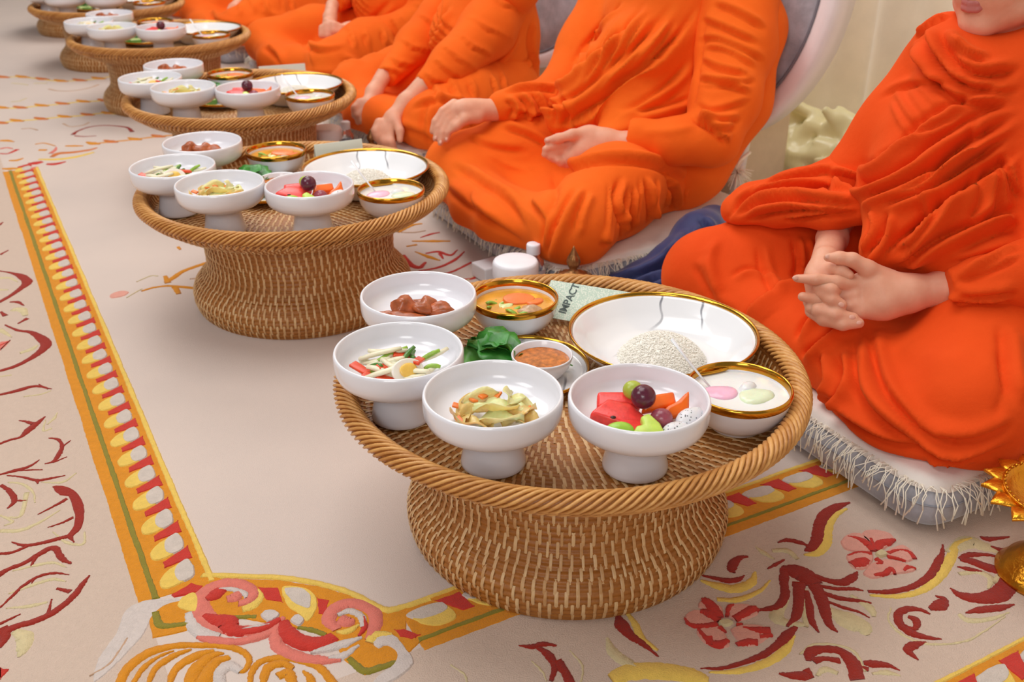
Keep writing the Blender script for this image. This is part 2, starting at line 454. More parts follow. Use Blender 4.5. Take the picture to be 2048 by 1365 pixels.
patch(C, [(628,266),(650,242),(690,240),(712,256),(700,276),(660,292)], 'white', 'petal_inlay', h=.0056)
patch(C, [(745,285),(770,258),(800,264),(808,290),(780,308)], 'white', 'petal_inlay', h=.0056)
# flourishes flanking the cartouche
patch(C, [(135,215),(200,196),(300,192),(325,205),(260,225),(215,260),(180,330),(120,400),(20,500),(-30,520),(-10,430),(60,330),(90,250)], 'white', h=.0022)
patch(C, [(1060,350),(1110,326),(1165,340),(1205,385),(1240,440),(1215,480),(1160,520),(1060,560),(1090,500),(1150,455),(1165,410),(1130,385),(1090,395)], 'white', h=.0040)
stroke(C, [(1062,372,36),(1090,342,40),(1150,338,16)], 'yellow', h=.0046)
for q in [[(70,545,30),(110,470,36),(190,410,36),(290,382,26),(400,378,22),(500,384,22),(565,405,22),(588,440,20),(565,480,18),(520,470,8)],
          [(130,530,16),(170,470,22),(230,425,12),(290,400,5)], [(185,540,14),(220,470,24),(290,420,26),(360,395,6)], [(270,540,16),(300,470,30),(380,420,34),(450,400,14)],
          [(350,540,40),(380,470,50),(440,420,30),(490,410,6)], [(400,540,60),(450,450,36),(510,425,20)],
          [(590,540,14),(600,480,22),(640,440,26),(720,428,26),(800,440,26),(870,470,26),(920,530,30)], [(640,540,20),(660,470,36),(720,450,30),(760,470,20)], [(700,500,30),(740,490,40),(760,530,30)], [(800,480,8),(830,510,26),(840,550,26)]]:
    stroke(C, q, 'orange', h=.003)
stroke(C, [(480,540,30),(470,490,40),(510,460,40),(555,480,24)], 'white', h=.0036)
stroke(C, [(-40,500,6),(40,450,10),(110,350,8)], 'tan', h=.0026)
for q in [[(1648,380,4),(1700,384,22),(1745,374,22),(1800,380,6)], [(1720,385,12),(1770,420,34),(1790,470,20),(1775,520,16)], [(1800,440,34),(1835,490,30),(1865,560,34)]]:
    stroke(C, q, DR)
for q in [[(1700,440,4),(1740,480,8),(1760,520,4)], [(1850,400,3),(1900,460,8),(1890,540,4)], [(1380,455,3),(1440,500,8),(1440,560,5)]]:
    stroke(C, q, 'pale', h=.0018)

# flowers and scrolls right of the nearest table
D = Sight(1180, 980, .4238)
def flower(S, c, petals, centre):
    for pts in petals:
        patch(S, pts, 'lpink', 'flower_petal', h=.004)
    patch(S, centre, 'pale', 'flower_eye', h=.0065)
flower(D, None, [[(1180,245),(1215,212),(1275,208),(1330,250),(1340,292),(1270,300),(1200,285)], [(1285,200),(1340,190),(1410,205),(1440,235),(1425,262),(1360,295),(1320,260),(1285,230)],
                 [(1205,315),(1250,298),(1330,300),(1335,345),(1290,382),(1235,372)], [(1395,290),(1470,262),(1525,295),(1532,330),(1490,345),(1405,320)],
                 [(1285,395),(1330,345),(1400,330),(1480,348),(1535,375),(1520,395),(1430,405),(1340,425),(1300,412)]],
       [(1345,300),(1375,288),(1408,312),(1375,325),(1348,316)])
for q in [[(1335,295,26),(1310,262,40),(1260,235,20),(1215,225,4)], [(1345,290,20),(1325,235,10)], [(1355,292,22),(1370,260,40),(1400,252,40),(1440,240,10)], [(1330,308,22),(1270,300,10),(1215,316,8)],
          [(1235,360,40),(1275,350,56),(1310,335,30)], [(1405,305,20),(1460,290,10),(1505,300,16),(1530,330,22)], [(1400,318,16),(1450,330,14),(1490,342,8)], [(1350,330,18),(1370,348,24),(1350,356,8)],
          [(1340,410,16),(1390,400,24),(1420,380,26),(1440,404,10)], [(1480,390,10),(1500,372,24),(1535,376,10)]]:
    stroke(D, q, 'red', 'petal_vein', h=.0052)
flower(D, None, [[(445,600),(470,575),(520,570),(590,600),(600,630),(520,650),(455,640)], [(510,560),(520,520),(550,512),(590,540),(630,560),(620,610),(570,590)], [(650,550),(700,540),(760,548),(795,575),(785,600),(700,625),(655,600)],
                 [(500,670),(570,640),(620,655),(650,700),(660,745),(600,748),(540,730)], [(660,660),(720,640),(800,640),(860,680),(840,705),(790,740),(720,740),(680,700)]],
       [(602,626),(640,615),(678,630),(660,648),(618,648)])
for q in [[(605,625,30),(560,590,50),(520,580,20)], [(610,610,40),(580,565,50),(545,530,40),(525,520,6)], [(645,605,14),(655,560,20),(680,548,8)], [(680,615,30),(730,590,40),(770,568,40),(795,580,14)],
          [(600,640,30),(530,650,26),(470,640,16),(445,610,6)], [(510,665,14),(560,720,30),(610,735,40),(650,715,20)], [(560,700,30),(575,740,16)], [(690,735,16),(740,725,36),(790,725,30)], [(720,655,6),(800,670,40),(850,672,40)], [(800,700,26),(860,690,14)],
          [(610,655,24),(640,680,10)], [(690,640,16),(720,640,6)]]:
    stroke(D, q, 'red', 'petal_vein', h=.0052)
for q in [[(1225,62,8),(1160,85,40),(1105,125,50),(1080,180,44),(1070,240,46),(1040,280,40),(1012,290,6)], [(885,252,4),(930,240,22),(985,250,24),(1030,266,8)],
          [(745,318,8),(710,322,22),(680,345,40),(668,375,40),(680,395,10)], [(838,376,5),(875,355,16),(918,333,6)], [(522,405,6),(590,420,20),(650,432,28),(700,425,24),(728,408,6)],
          [(900,375,30),(960,385,80),(1010,405,90),(1060,450,70)], [(920,380,40),(915,440,34),(920,500,36),(890,550,34),(840,565,24),(780,572,5)],
          [(985,440,50),(985,520,44),(975,590,40),(930,650,10)], [(1020,480,20),(1035,550,34),(1045,620,30),(1080,678,8)], [(1050,440,50),(1090,510,50),(1110,580,46),(1130,640,30),(1168,675,6)],
          [(1030,400,30),(1120,430,26),(1190,440,40),(1240,415,36),(1262,390,6)], [(1080,455,16),(1160,470,20),(1240,470,18),(1290,480,5)], [(1100,490,22),(1180,515,24),(1260,525,18),(1330,538,4)], [(1120,530,10),(1200,560,18),(1270,580,10),(1320,608,3)],
          [(1310,482,14),(1400,485,24),(1490,470,26),(1560,440,30),(1610,400,34),(1645,340,32),(1662,300,18),(1665,262,6)],
          [(130,598,20),(150,640,60),(190,690,40),(250,730,26),(325,792,5)], [(520,846,4),(620,845,16),(720,820,24),(820,780,30),(890,730,36),(930,690,46),(970,650,18)],
          [(1700,468,4),(1750,500,40),(1830,515,60),(1920,500,80),(1965,460,70),(1970,410,60),(1920,395,40)], [(1745,335,10),(1800,340,40),(1880,370,50),(1990,400,40)], [(1745,330,20),(1790,310,30),(1880,310,16),(1950,330,6)],
          [(1840,225,8),(1880,235,30),(1980,225,6)], [(1890,270,10),(1960,290,34),(2060,275,30)], [(1730,365,4),(1790,378,30),(1850,388,6)], [(1770,585,5),(1840,570,36),(1930,560,36),(2002,545,6)],
          [(1600,565,20),(1650,548,60),(1670,520,30),(1630,503,4)], [(1605,590,10),(1560,570,20),(1500,565,30),(1455,590,34),(1465,640,36),(1520,680,40),(1590,700,24),(1660,708,4)], [(1500,600,16),(1540,620,34),(1530,660,20),(1480,640,10)],
          [(1585,722,6),(1530,735,40),(1500,760,40),(1550,808,6)], [(1030,810,20),(1040,770,50),(1100,755,36),(1180,765,40),(1240,820,60),(1262,900,60)], [(1050,810,40),(1110,800,20),(1180,810,30)],
          [(892,870,8),(950,880,36),(1010,880,50),(1050,880,20)], [(1020,850,30),(1050,890,14)], [(1290,820,20),(1330,825,40),(1400,830,26),(1460,855,4)], [(1300,840,30),(1310,860,4)]]:
    stroke(D, q, DR)
for q in [[(1210,90,10),(1150,130,30),(1120,190,40),(1110,250,50),(1070,300,40),(1010,310,8)], [(520,430,10),(600,455,40),(680,470,50),(760,440,40),(780,390,10)], [(600,520,20),(700,520,30),(800,480,20),(850,430,6)],
          [(180,590,14),(215,640,30),(240,700,34),(320,760,10)], [(560,865,8),(700,858,30),(830,820,40),(920,760,40),(965,690,10)], [(100,900,60),(200,860,90),(350,860,90),(480,880,80),(560,905,40)],
          [(1320,500,10),(1450,505,26),(1560,480,30),(1640,420,40),(1700,330,40),(1730,260,30),(1800,230,10)]]:
    stroke(D, q, 'yellow', h=.0020)
for q in [[(80,700,10),(110,770,50),(180,820,50),(250,850,10)], [(930,520,20),(880,600,60),(930,630,40),(1020,640,20)], [(1010,470,16),(1010,560,26),(1020,650,20)], [(1120,560,20),(1200,610,100),(1280,650,90),(1310,690,20)], [(1230,500,16),(1320,560,40),(1340,600,16)],
          [(1690,300,30),(1780,250,80),(1860,270,60),(1950,300,20)], [(1740,400,20),(1830,390,26),(1890,420,30),(1880,470,10)], [(1740,590,20),(1790,620,30),(1900,610,20),(1980,580,5)], [(860,290,20),(930,290,30),(980,330,20)], [(780,270,4),(820,300,24),(870,330,8)], [(1900,440,20),(2000,360,60),(2060,330,60)],
          [(1420,560,6),(1410,620,10),(1480,690,14),(1600,730,12),(1760,720,10),(1860,670,8),(1960,600,4)], [(990,780,8),(1050,735,12),(1160,735,12),(1250,770,12),(1300,860,10)], [(1070,880,14),(1110,850,30),(1170,870,20)], [(1330,870,10),(1400,865,30),(1465,880,8)]]:
    stroke(D, q, 'pale', h=.0018)
# floral tufts between the second table and the people
E_ = Sight(760, 360, .3516)
for q, cl in [([(110,420,10),(150,470,30),(220,500,30),(260,470,10)], 'red'), ([(130,430,20),(180,480,16)], 'red'), ([(220,520,8),(330,500,16),(420,460,18),(480,410,5)], 'red'), ([(330,545,5),(420,520,14),(520,470,12)], 'red'), ([(440,570,5),(530,560,20),(600,510,30),(640,470,10)], 'red'),
              ([(260,420,8),(330,410,20),(400,430,16),(440,400,6)], 'red'), ([(340,420,20),(360,450,6)], 'red'), ([(230,330,4),(290,310,16),(340,300,5)], 'red'), ([(100,300,20),(180,260,20),(240,250,8)], 'orange'), ([(180,350,8),(300,350,26),(400,350,10)], 'orange'), ([(200,410,6),(280,440,26),(340,460,8)], 'orange'), ([(150,380,10),(210,370,14)], 'orange'),
              ([(120,300,8),(200,300,10),(260,290,5)], 'tan'), ([(480,580,8),(560,540,12)], 'pale')]:
    stroke(E_, q, cl)
# far borders beyond the corner of the ladder
F_ = Sight(0, 120, .2344)
def dashes(pts, cols, lw, col2):
    P = catmull(pts, 8)
    stroke(F_, [(x, y, lw) for x, y in P[::4]], col2, 'border_stripe', h=.0016)
    for i, (x, y) in enumerate(P[2::8]):
        stroke(F_, [(x - 55, y - 14, 20), (x, y - 2, 60), (x + 60, y + 4, 16)], cols[i % len(cols)], 'border_wedge', h=.003)
dashes([(-20,150),(150,145),(320,160),(480,180),(640,178),(800,165),(960,140)], ['rust', 'orange'], 20, 'yellow')
dashes([(-20,408),(130,412),(310,395),(490,380),(660,360),(860,350),(960,345)], ['orange', 'rust'], 26, 'yellow')
dashes([(-20,545),(100,525),(300,510),(500,490),(700,475),(880,455),(1050,470)], ['rust', 'orange'], 26, 'yellow')
dashes([(760,720),(900,705),(1100,685),(1300,660),(1500,640)], ['orange', 'rust'], 26, 'orange')
for q, cl in [([(620,640,30),(660,610,16),(760,575,10),(880,560,8),(1000,566,12),(1090,580,20),(1130,615,30)], 'dred'), ([(640,650,16),(720,655,10),(820,650,4)], 'dred'), ([(540,545,16),(600,570,8),(700,560,8),(760,535,14)], 'tan'),
              ([(420,250,20),(500,265,8),(620,265,6),(760,240,8),(840,212,18)], 'tan'), ([(0,800,14),(70,800,16),(150,765,30)], 'red'), ([(0,760,20),(60,750,20),(110,760,10)], 'pink'), ([(300,720,10),(380,712,12),(470,735,10)], 'orange'), ([(560,735,20),(630,735,34),(710,735,14)], 'orange'),
              ([(440,830,30),(500,800,50),(620,790,40),(760,770,30),(830,750,10)], 'rust'), ([(240,890,40),(300,882,70),(360,870,40)], 'red'), ([(400,890,30),(470,890,50),(560,870,16)], 'red'), ([(330,850,20),(480,850,40),(640,830,40),(800,790,20)], 'yellow'), ([(20,930,20),(90,930,50),(180,925,20)], 'orange'), ([(200,940,30),(260,930,50),(320,915,20)], 'pink'),
              ([(80,860,20),(140,858,36),(200,840,10)], 'orange'), ([(330,770,30),(400,770,30)], 'orange'), ([(0,690,30),(60,690,40),(120,700,10)], 'orange'), ([(430,800,30),(470,770,24),(480,745,8)], 'pink'),
              ([(100,200,10),(180,205,14),(240,215,8)], 'pale'), ([(90,360,8),(170,350,12),(230,325,5)], 'pale'), ([(290,200,16),(400,200,16)], 'pale'), ([(180,590,6),(260,585,8),(320,600,14)], 'tan')]:
    stroke(F_, q, cl)
# ------------------------------------------------------------------ wicker tables
def wicker(name, a, b, scale=120, rough=0.45, bump=0.3):
    m = NT(name); v = m.coords('Object')
    g = m.add('ShaderNodeNewGeometry')
    mix = m.add('ShaderNodeMath', operation='ADD'); mul = m.add('ShaderNodeMath', operation='MULTIPLY'); mul.inputs[1].default_value = 0.45
    m.link(g.outputs['Random Per Island'], mul.inputs[0]); m.link(mul.outputs[0], mix.inputs[0]); 
    n = m.noise(v, scale, 4); mu2 = m.add('ShaderNodeMath', operation='MULTIPLY'); mu2.inputs[1].default_value = 0.6
    m.link(n, mu2.inputs[0]); m.link(mu2.outputs[0], mix.inputs[1])
    m.link(m.ramp(mix.outputs[0], [(0.15, lin(a)), (0.8, lin(b))]), m.p.inputs['Base Color'])
    m.bump(m.noise(v, 500, 2), bump, 0.001)
    setp(m.p, rough=rough, spec=0.4)
    return m.m
M_CORE = wicker('rattan_core', (122, 70, 26), (176, 112, 48))
M_STITCH = wicker('rattan_stitch', (190, 136, 80), (228, 192, 142))
M_RIM = wicker('rattan_rim', (176, 112, 50), (222, 166, 96), rough=0.38)

class Prof:
    def __init__(self, pts, n=6):
        self.P = catmull(pts, n); d = np.linalg.norm(np.diff(self.P, axis=0), axis=1)
        self.s = np.concatenate([[0], np.cumsum(d)]); self.L = self.s[-1]
    def at(self, s):
        return np.array([np.interp(s, self.s, self.P[:, 0]), np.interp(s, self.s, self.P[:, 1])])
    def nrm(self, s):
        t = self.at(min(self.L, s + 1e-3)) - self.at(max(0, s - 1e-3)); t /= np.linalg.norm(t) + 1e-9
        return np.array([-t[1], t[0]])
def ribbed(pr, side, pitch, amp, n=128):
    k = max(8, int(pr.L / pitch * 6)); prof = []
    for s in np.linspace(0, pr.L, k):
        q = pr.at(s) + side * pr.nrm(s) * amp * abs(math.sin(PI * s / pitch)); prof.append((q[0], q[1]))
    return lathe(prof, n)
def stitches(pr, side, row, length, gap, width, lift, rnd, slant=0.0):
    Vv, Q = [], []
    ns = 5
    ts = np.linspace(-.5, .5, ns)
    j = 0; s = row * 0.6
    while s < pr.L - row * 0.3:
        r = pr.at(s)[0]
        if r > 0.012:
            N = max(8, int(round(2 * PI * r / gap)))
            for i in range(N):
                a = (i + 0.5 * (j % 2)) * 2 * PI / N + rnd.uniform(-.08, .08) * gap / r
                w = width * rnd.uniform(.8, 1.15); L = length * rnd.uniform(.88, 1.1); base = len(Vv)
                for t in ts:
                    ss = min(max(s + t * L, 0), pr.L); q = pr.at(ss); nn = side * pr.nrm(ss)
                    lf = lift * (math.cos(t * PI * .92) * 1.05 - 0.02)
                    aa = a + slant * t * L / max(r, .03)
                    for dw, k2 in ((-.5, 0.25), (0, 1.0), (.5, 0.25)):
                        h = lf * 0.7 + lift * 0.45 * k2
                        p = q + nn * h; an = aa + dw * w / max(q[0], .01)
                        Vv.append((p[0] * math.cos(an), p[0] * math.sin(an), p[1]))
                for b in range(ns - 1):
                    for c in range(2):
                        o = base + b * 3 + c
                        Q.append((o, o + 1, o + 4, o + 3) if side > 0 else (o, o + 3, o + 4, o + 1))
        s += row; j += 1
    return np.array(Vv), np.array(Q)

def make_table():
    rnd = random.Random(5)
    root = empty('wicker_table')
    # outer wall from under the rim, down the waist, out to the flared foot
    outer = Prof([(.290, .226), (.276, .208), (.240, .188), (.206, .184), (.194, .176), (.187, .150), (.184, .120), (.184, .092), (.192, .073), (.208, .056), (.2165, .038), (.2145, .016), (.207, .000)])
    v, f = ribbed(outer, 1, .0085, .0022); link('pedestal', mesh(v, [tuple(reversed(q)) for q in f]), M_CORE, root)
    Vv, Q = stitches(outer, 1, .0150, .0215, .0132, .0040, .0034, rnd)
    tag(link('pedestal_weave', fast_mesh(Vv, Q), M_STITCH, root), kind='stuff')
    inner = Prof([(.0005, .2), (.10, .1995), (.20, .2), (.262, .2005), (.275, .208), (.281, .226)])
    v, f = ribbed(inner, 1, .0080, .0012); link('tray', mesh(v, f), M_CORE, root)
    Vv, Q = stitches(inner, 1, .0125, .0165, .0115, .0040, .0022, rnd, 0.15)
    tag(link('tray_weave', fast_mesh(Vv, Q), M_STITCH, root), kind='stuff')
    R, r, zc = .289, .0115, .231
    n = 120; prof = [(R + r * math.cos(t), zc + r * math.sin(t)) for t in np.linspace(0, 2 * PI, 13)]
    v, f = lathe(prof, n); link('rim', mesh(v, [tuple(reversed(q)) for q in f]), M_CORE, root)
    # strands wound about the rim, a coarse set above and a herringbone below it
    mb = MB(); N = 170
    for i in range(N):
        a0 = 2 * PI * i / N; pts = []
        for t in np.linspace(-0.9, 3.6, 9):
            a = a0 + (t + .9) * 0.062; rr = r + .0008
            pts.append(((R + rr * math.cos(t)) * math.cos(a), (R + rr * math.cos(t)) * math.sin(a), zc + rr * math.sin(t)))
        vv, ff = tube(pts, [.0012, .0032, .0036, .0036, .0036, .0036, .0032, .0028, .0012], 6, flat=.6); mb.add(vv, ff)
    tag(mb.build('rim_braid', M_RIM, root), kind='stuff')
    mb = MB(); N = 150
    for i in range(N):
        a0 = 2 * PI * (i + .5) / N; pts = []
        for t in np.linspace(0, 1, 5):
            a = a0 - t * 0.055; rr, zz = R + .009 - t * .018, zc - .008 - t * .016
            pts.append((rr * math.cos(a), rr * math.sin(a), zz))
        vv, ff = tube(pts, [.0012, .0028, .0032, .0028, .0012], 6, flat=.6); mb.add(vv, ff)
    tag(mb.build('rim_braid', M_RIM, root), kind='stuff')
    return root
TABLES = [(0.0755, 1.155), (-.4285, 1.919), (-.721, 2.699), (-1.2135, 3.59), (-1.6585, 4.325), (-2.08, 5.10)]
TN = ['the front table', 'the second table', 'the third table', 'the fourth table', 'the fifth table', 'the farthest table']
TL = ['round woven rattan pedestal table in the front of the picture', 'second rattan pedestal table from the front, with a pale card standing on it',
      'round rattan pedestal table, third from the front of the row', 'round rattan pedestal table, fourth from the front of the row',
      'round rattan pedestal table, fifth from the front, cut by the top edge', 'farthest rattan pedestal table, a corner in the top left of the picture']
_t0 = make_table()
for i, (x, y) in enumerate(TABLES):
    t = _t0 if i == 0 else copy_tree(_t0)
    t.location = (x, y, 0); t.rotation_euler = (0, 0, [0, .7, 1.9, 2.6, 4.0, 5.0][i])
    tag(t, TL[i], 'table', 'wicker pedestal tables in a row')

# ------------------------------------------------------------------ crockery
def ceramic(name, rgb, **kw):
    m = NT(name); setp(m.p, rough=.18, spec=.5, coat=.3, coatr=.08)
    v = m.coords('Object'); c = lin(rgb)
    m.link(m.ramp(m.noise(v, 8, 2), [(.3, tuple(x * .985 for x in c[:3]) + (1,)), (.7, c)]), m.p.inputs['Base Color'])
    setp(m.p, **kw); return m.m
M_WHITE = ceramic('white_glaze', (236, 235, 240))
M_GOLD = plain('gold_band', (206, 150, 52), .08, 30, rough=.16, metal=1.0)
def marble():
    m = NT('marble_glaze'); v = m.coords('Object', (1, 1, 1))
    w = m.add('ShaderNodeTexWave', wave_type='BANDS'); w.inputs['Scale'].default_value = 5.0; w.inputs['Distortion'].default_value = 6.0; w.inputs['Detail'].default_value = 3.0; w.inputs['Detail Scale'].default_value = 1.6
    mp = m.add('ShaderNodeMapping'); mp.inputs['Rotation'].default_value = (0, 0, .9); mp.inputs['Scale'].default_value = (1, .35, 1); m.link(v, mp.inputs['Vector']); m.link(mp.outputs['Vector'], w.inputs['Vector'])
    gate = m.noise(v, 9, 2)
    a = m.ramp(w.outputs['Fac'], [(.990, (0, 0, 0, 1)), (.999, (1, 1, 1, 1))]); g = m.ramp(gate, [(.48, (0, 0, 0, 1)), (.6, (1, 1, 1, 1))])
    mu = m.add('ShaderNodeMath', operation='MULTIPLY'); m.link(a, mu.inputs[0]); m.link(g, mu.inputs[1])
    m.link(m.ramp(mu.outputs[0], [(0, lin(238, 238, 240)), (1, lin(128, 128, 136))]), m.p.inputs['Base Color'])
    setp(m.p, rough=.15, coat=.3); return m.m
M_MARBLE = marble()
ZT = .2035                                        # tray floor height
BOWL_P = [(0, .003), (.033, .003), (.0365, 0), (.0378, .0015), (.0375, .006), (.0345, .020), (.0322, .034), (.0318, .041), (.036, .0455), (.052, .0495), (.067, .0555), (.0755, .0625), (.0785, .070), (.0792, .078), (.0792, .089), (.0784, .0925), (.0768, .0935), (.0752, .0925), (.0745, .089), (.0738, .076), (.070, .069), (.060, .064), (.040, .0615), (0, .0605)]
ME_BOWL = mesh(*lathe(BOWL_P, 64)); ME_BOWL.materials.append(M_WHITE)
GB = [(0, .004), (.026, .004), (.030, 0), (.0325, .001), (.033, .004), (.040, .008), (.052, .018), (.0595, .031), (.0622, .044)]
ME_GB_BODY = mesh(*lathe(GB + [(.0626, .0475), (.0596, .0475), (.0590, .044), (.0560, .031), (.048, .018), (.035, .0095), (0, .0075)], 64)); ME_GB_BODY.materials.append(M_WHITE)
ME_GB_RIM = mesh(*lathe([(.0628, .0455), (.0636, .0475), (.0638, .053), (.0628, .0553), (.0612, .0555), (.0598, .054), (.0592, .0455)], 64)); ME_GB_RIM.materials.append(M_GOLD)
def plate_meshes(R, depth, body):
    k = R
    prof = [(0, .004), (.55 * k, .004), (.60 * k, 0), (.63 * k, .001), (.64 * k, .004), (.84 * k, depth * .55), (.985 * k, depth - .001), (.985 * k, depth + .001), (.93 * k, depth - .004), (.84 * k, depth * .55 + .0015), (.66 * k, .0085), (.5 * k, .0075), (0, .0075)]
    a = mesh(*lathe(prof, 72)); a.materials.append(body)
    b = mesh(*lathe([(.972 * k, depth - .0034), (.985 * k, depth - .0024), (.998 * k, depth - .0005), (1.0 * k, depth + .001), (.996 * k, depth + .0028), (.988 * k, depth + .0032), (.955 * k, depth - .0012), (.965 * k, depth - .0028)], 72)); b.materials.append(M_GOLD)
    return a, b
ME_PLATE = plate_meshes(.129, .046, M_MARBLE)
ME_SPLATE = plate_meshes(.0895, .014, M_MARBLE)
ME_CUP = mesh(*lathe([(0, .002), (.022, .002), (.024, 0), (.026, .001), (.030, .006), (.037, .016), (.0402, .026), (.0408, .030), (.0398, .0318), (.0384, .030), (.0368, .022), (.031, .012), (0, .0085)], 48)); ME_CUP.materials.append(M_WHITE)

# ------------------------------------------------------------------ food materials
def spotted(name, base, spot, scale, thr, **kw):
    m = NT(name); v = m.coords('Object')
    vo = m.add('ShaderNodeTexVoronoi'); vo.inputs['Scale'].default_value = scale; m.link(v, vo.inputs['Vector'])
    m.link(m.ramp(vo.outputs['Distance'], [(thr, lin(spot)), (thr + .06, lin(base))]), m.p.inputs['Base Color'])
    setp(m.p, rough=.35, sub=.2, subs=.004); setp(m.p, **kw); return m.m
def flesh(name, rgb, var=.12, scale=70, sub=.25, rough=.3, **kw):
    return plain(name, rgb, var, scale, .25, 260, .001, rough=rough, sub=sub, subs=.004, **kw)
FM = dict(
    melon=flesh('watermelon_flesh', (238, 66, 60), .14, 160), papaya=flesh('papaya_flesh', (248, 112, 26), .1), grape=flesh('grape_skin', (92, 34, 52), .3, 40, .1, .22), lgrape=flesh('grape_skin_light', (150, 70, 84), .3, 40, .2, .25),
    ggrape=flesh('green_grape_skin', (176, 190, 70), .1, 40), gmelon=flesh('green_melon', (198, 222, 96), .15, 50), gmelon2=flesh('green_apple_melon', (160, 208, 70), .12, 50),
    dragon=spotted('dragon_fruit', (226, 224, 226), (40, 36, 40), 300, .20), seed=plain('melon_seed', (60, 30, 22), .1, rough=.4),
    pork=flesh('braised_pork', (176, 92, 50), .4, 55, .1, .28), pork2=flesh('braised_pork_dark', (120, 56, 30), .35, 55, .05, .25),
    scallion=flesh('scallion_green', (148, 186, 66), .2, 90), dgreen=flesh('scallion_dark', (78, 128, 48), .2, 90), radish=flesh('white_strip', (232, 226, 196), .06, 60), pepper=flesh('red_pepper', (226, 74, 30), .12, 60),
    eggw=flesh('egg_white', (246, 240, 226), .03), yolk=flesh('egg_yolk', (240, 196, 92), .1, 90), cabbage=flesh('stewed_cabbage', (232, 224, 160), .1, 50, .4), cabbage2=flesh('stewed_cabbage_tan', (226, 190, 116), .15, 50, .35), carrot=flesh('carrot', (240, 130, 52), .12, 60),
    soup=flesh('clear_broth', (224, 158, 62), .2, 26, .1, .06), soupcarrot=flesh('soup_carrot', (242, 126, 58), .08, 60), soupmeat=flesh('soup_meat', (196, 160, 124), .25, 130), sauce=flesh('chilli_dip', (190, 108, 40), .5, 120, .1, .25),
    rice=plain('steamed_rice', (244, 240, 230), .03, 200, rough=.6), milk=flesh('coconut_milk', (236, 236, 234), .02, 20, .2, .1), pinkj=flesh('pink_jelly', (244, 190, 214), .06, 60, .4, .2), greenj=flesh('pale_green_jelly', (228, 238, 206), .05, 60, .4, .2), clear=flesh('clear_jelly', (232, 232, 232), .05, 60, .4, .15),
    leaf=flesh('herb_leaf', (52, 128, 44), .35, 45, .1, .38), leaf2=flesh('herb_leaf_light', (96, 162, 70), .3, 45, .1, .4), cucumber=flesh('cucumber_flesh', (206, 222, 146), .1, 60), cucskin=flesh('cucumber_skin', (96, 140, 50), .2, 60), lime=flesh('lime_flesh', (212, 222, 84), .12, 60))
def rprism(outline, h, bev=.0025):
    bm = bmesh.new(); vs = [bm.verts.new((x, y, 0)) for x, y in outline]; fc = bm.faces.new(vs)
    r = bmesh.ops.extrude_face_region(bm, geom=[fc]); bmesh.ops.translate(bm, vec=(0, 0, h), verts=[g for g in r['geom'] if isinstance(g, bmesh.types.BMVert)])
    bmesh.ops.recalc_face_normals(bm, faces=bm.faces)
    bmesh.ops.bevel(bm, geom=list(bm.edges), offset=bev, segments=2, affect='EDGES', profile=.6, clamp_overlap=True)
    bm.verts.index_update(); v = [tuple(q.co) for q in bm.verts]; f = [tuple(q.index for q in p.verts) for p in bm.faces]; bm.free(); return v, f
def leafsheet(L, W, seed, wave=.004, curl=.006, n=9, thick=.0006, lobes=0):
    rnd = random.Random(seed); p = [rnd.uniform(0, 6) for _ in range(4)]; v = []; f = []
    for i in range(n):
        s = i / (n - 1)
        w = W * math.sin(PI * min(.97, max(.05, s * .93 + .05))) ** .6
        if lobes: w *= 1 + .12 * math.sin(lobes * s * PI * 2 + p[3])
        for j in range(7):
            t = j / 3 - 1
            z = wave * math.sin(s * 7 + p[0] + t * 2) + wave * math.sin(t * 4 + p[1] + s * 3) * .8 + curl * (t * t) + curl * math.sin(s * PI) - abs(t) ** .5 * .001
            v.append((L * (s - .5), w * t, z))
    m = len(v); v += [(x, y, z - thick) for x, y, z in v]
    for i in range(n - 1):
        for j in range(6):
            a = i * 7 + j; f.append((a, a + 7, a + 8, a + 1)); f.append((m + a, m + a + 1, m + a + 8, m + a + 7))
    rim = [j for j in range(7)] + [i * 7 + 6 for i in range(1, n)] + [(n - 1) * 7 + j for j in range(5, -1, -1)] + [i * 7 for i in range(n - 2, 0, -1)]
    for a, b in zip(rim, rim[1:] + rim[:1]): f.append((a, b, m + b, m + a))
    return v, f
def scatter_cells(n): return n

FOOD = []        # (name, label, category, group, mesh, material, location in tray frame, rotation, sub-parts)
def food(name, label, cat, geo, mat, loc, rot=(0, 0, 0), group=None, sub=None, kind=None):
    me = geo if isinstance(geo, bpy.types.Mesh) else mesh(*geo)
    if len(me.materials) == 0: me.materials.append(mat if not isinstance(mat, str) else FM[mat])
    FOOD.append((name, label, cat, group, me, loc, rot, sub or [], kind))

P_MEAT, P_SALAD, P_CABB, P_FRUIT = (-.203, .103), (-.213, -.065), (-.097, -.170), (.066, -.179)
P_SOUP, P_DESS, P_RICE, P_SPLATE, P_CUP = (-.072, .178), (.200, -.088), (.130, .080), (-.061, .040), (-.036, .028)
FZ = .0615                                        # inside floor of the footed bowls
def at(c, x, y, z=0): return (c[0] + x, c[1] + y, ZT + FZ + z)
# --- braised meat
for i, (x, y, z, rx, ry, rz, a, w) in enumerate([(-.006, -.046, .011, .036, .012, .010, .05, 'long flat brown meat slice in front'), (-.018, -.024, .022, .017, .015, .014, .5, 'lumpy brown meat piece on the left top'), (.012, -.022, .021, .018, .013, .012, 1.0, 'rounded brown meat piece in the middle'), (.034, -.028, .015, .011, .021, .013, 1.7, 'curled brown meat piece at right'), (-.042, -.034, .010, .017, .010, .009, 2.5, 'small brown meat piece, leftmost'), (.004, -.004, .012, .024, .014, .012, .4, 'brown meat piece at the back')]):
    food('meat_piece', w + ' in the meat bowl on @', 'meat', blob(rx, ry, rz, 10 + i, .26, 3, 2.4), 'pork', at(P_MEAT, x, y, z), (.1 * i, .15, a), 'braised meat pieces')
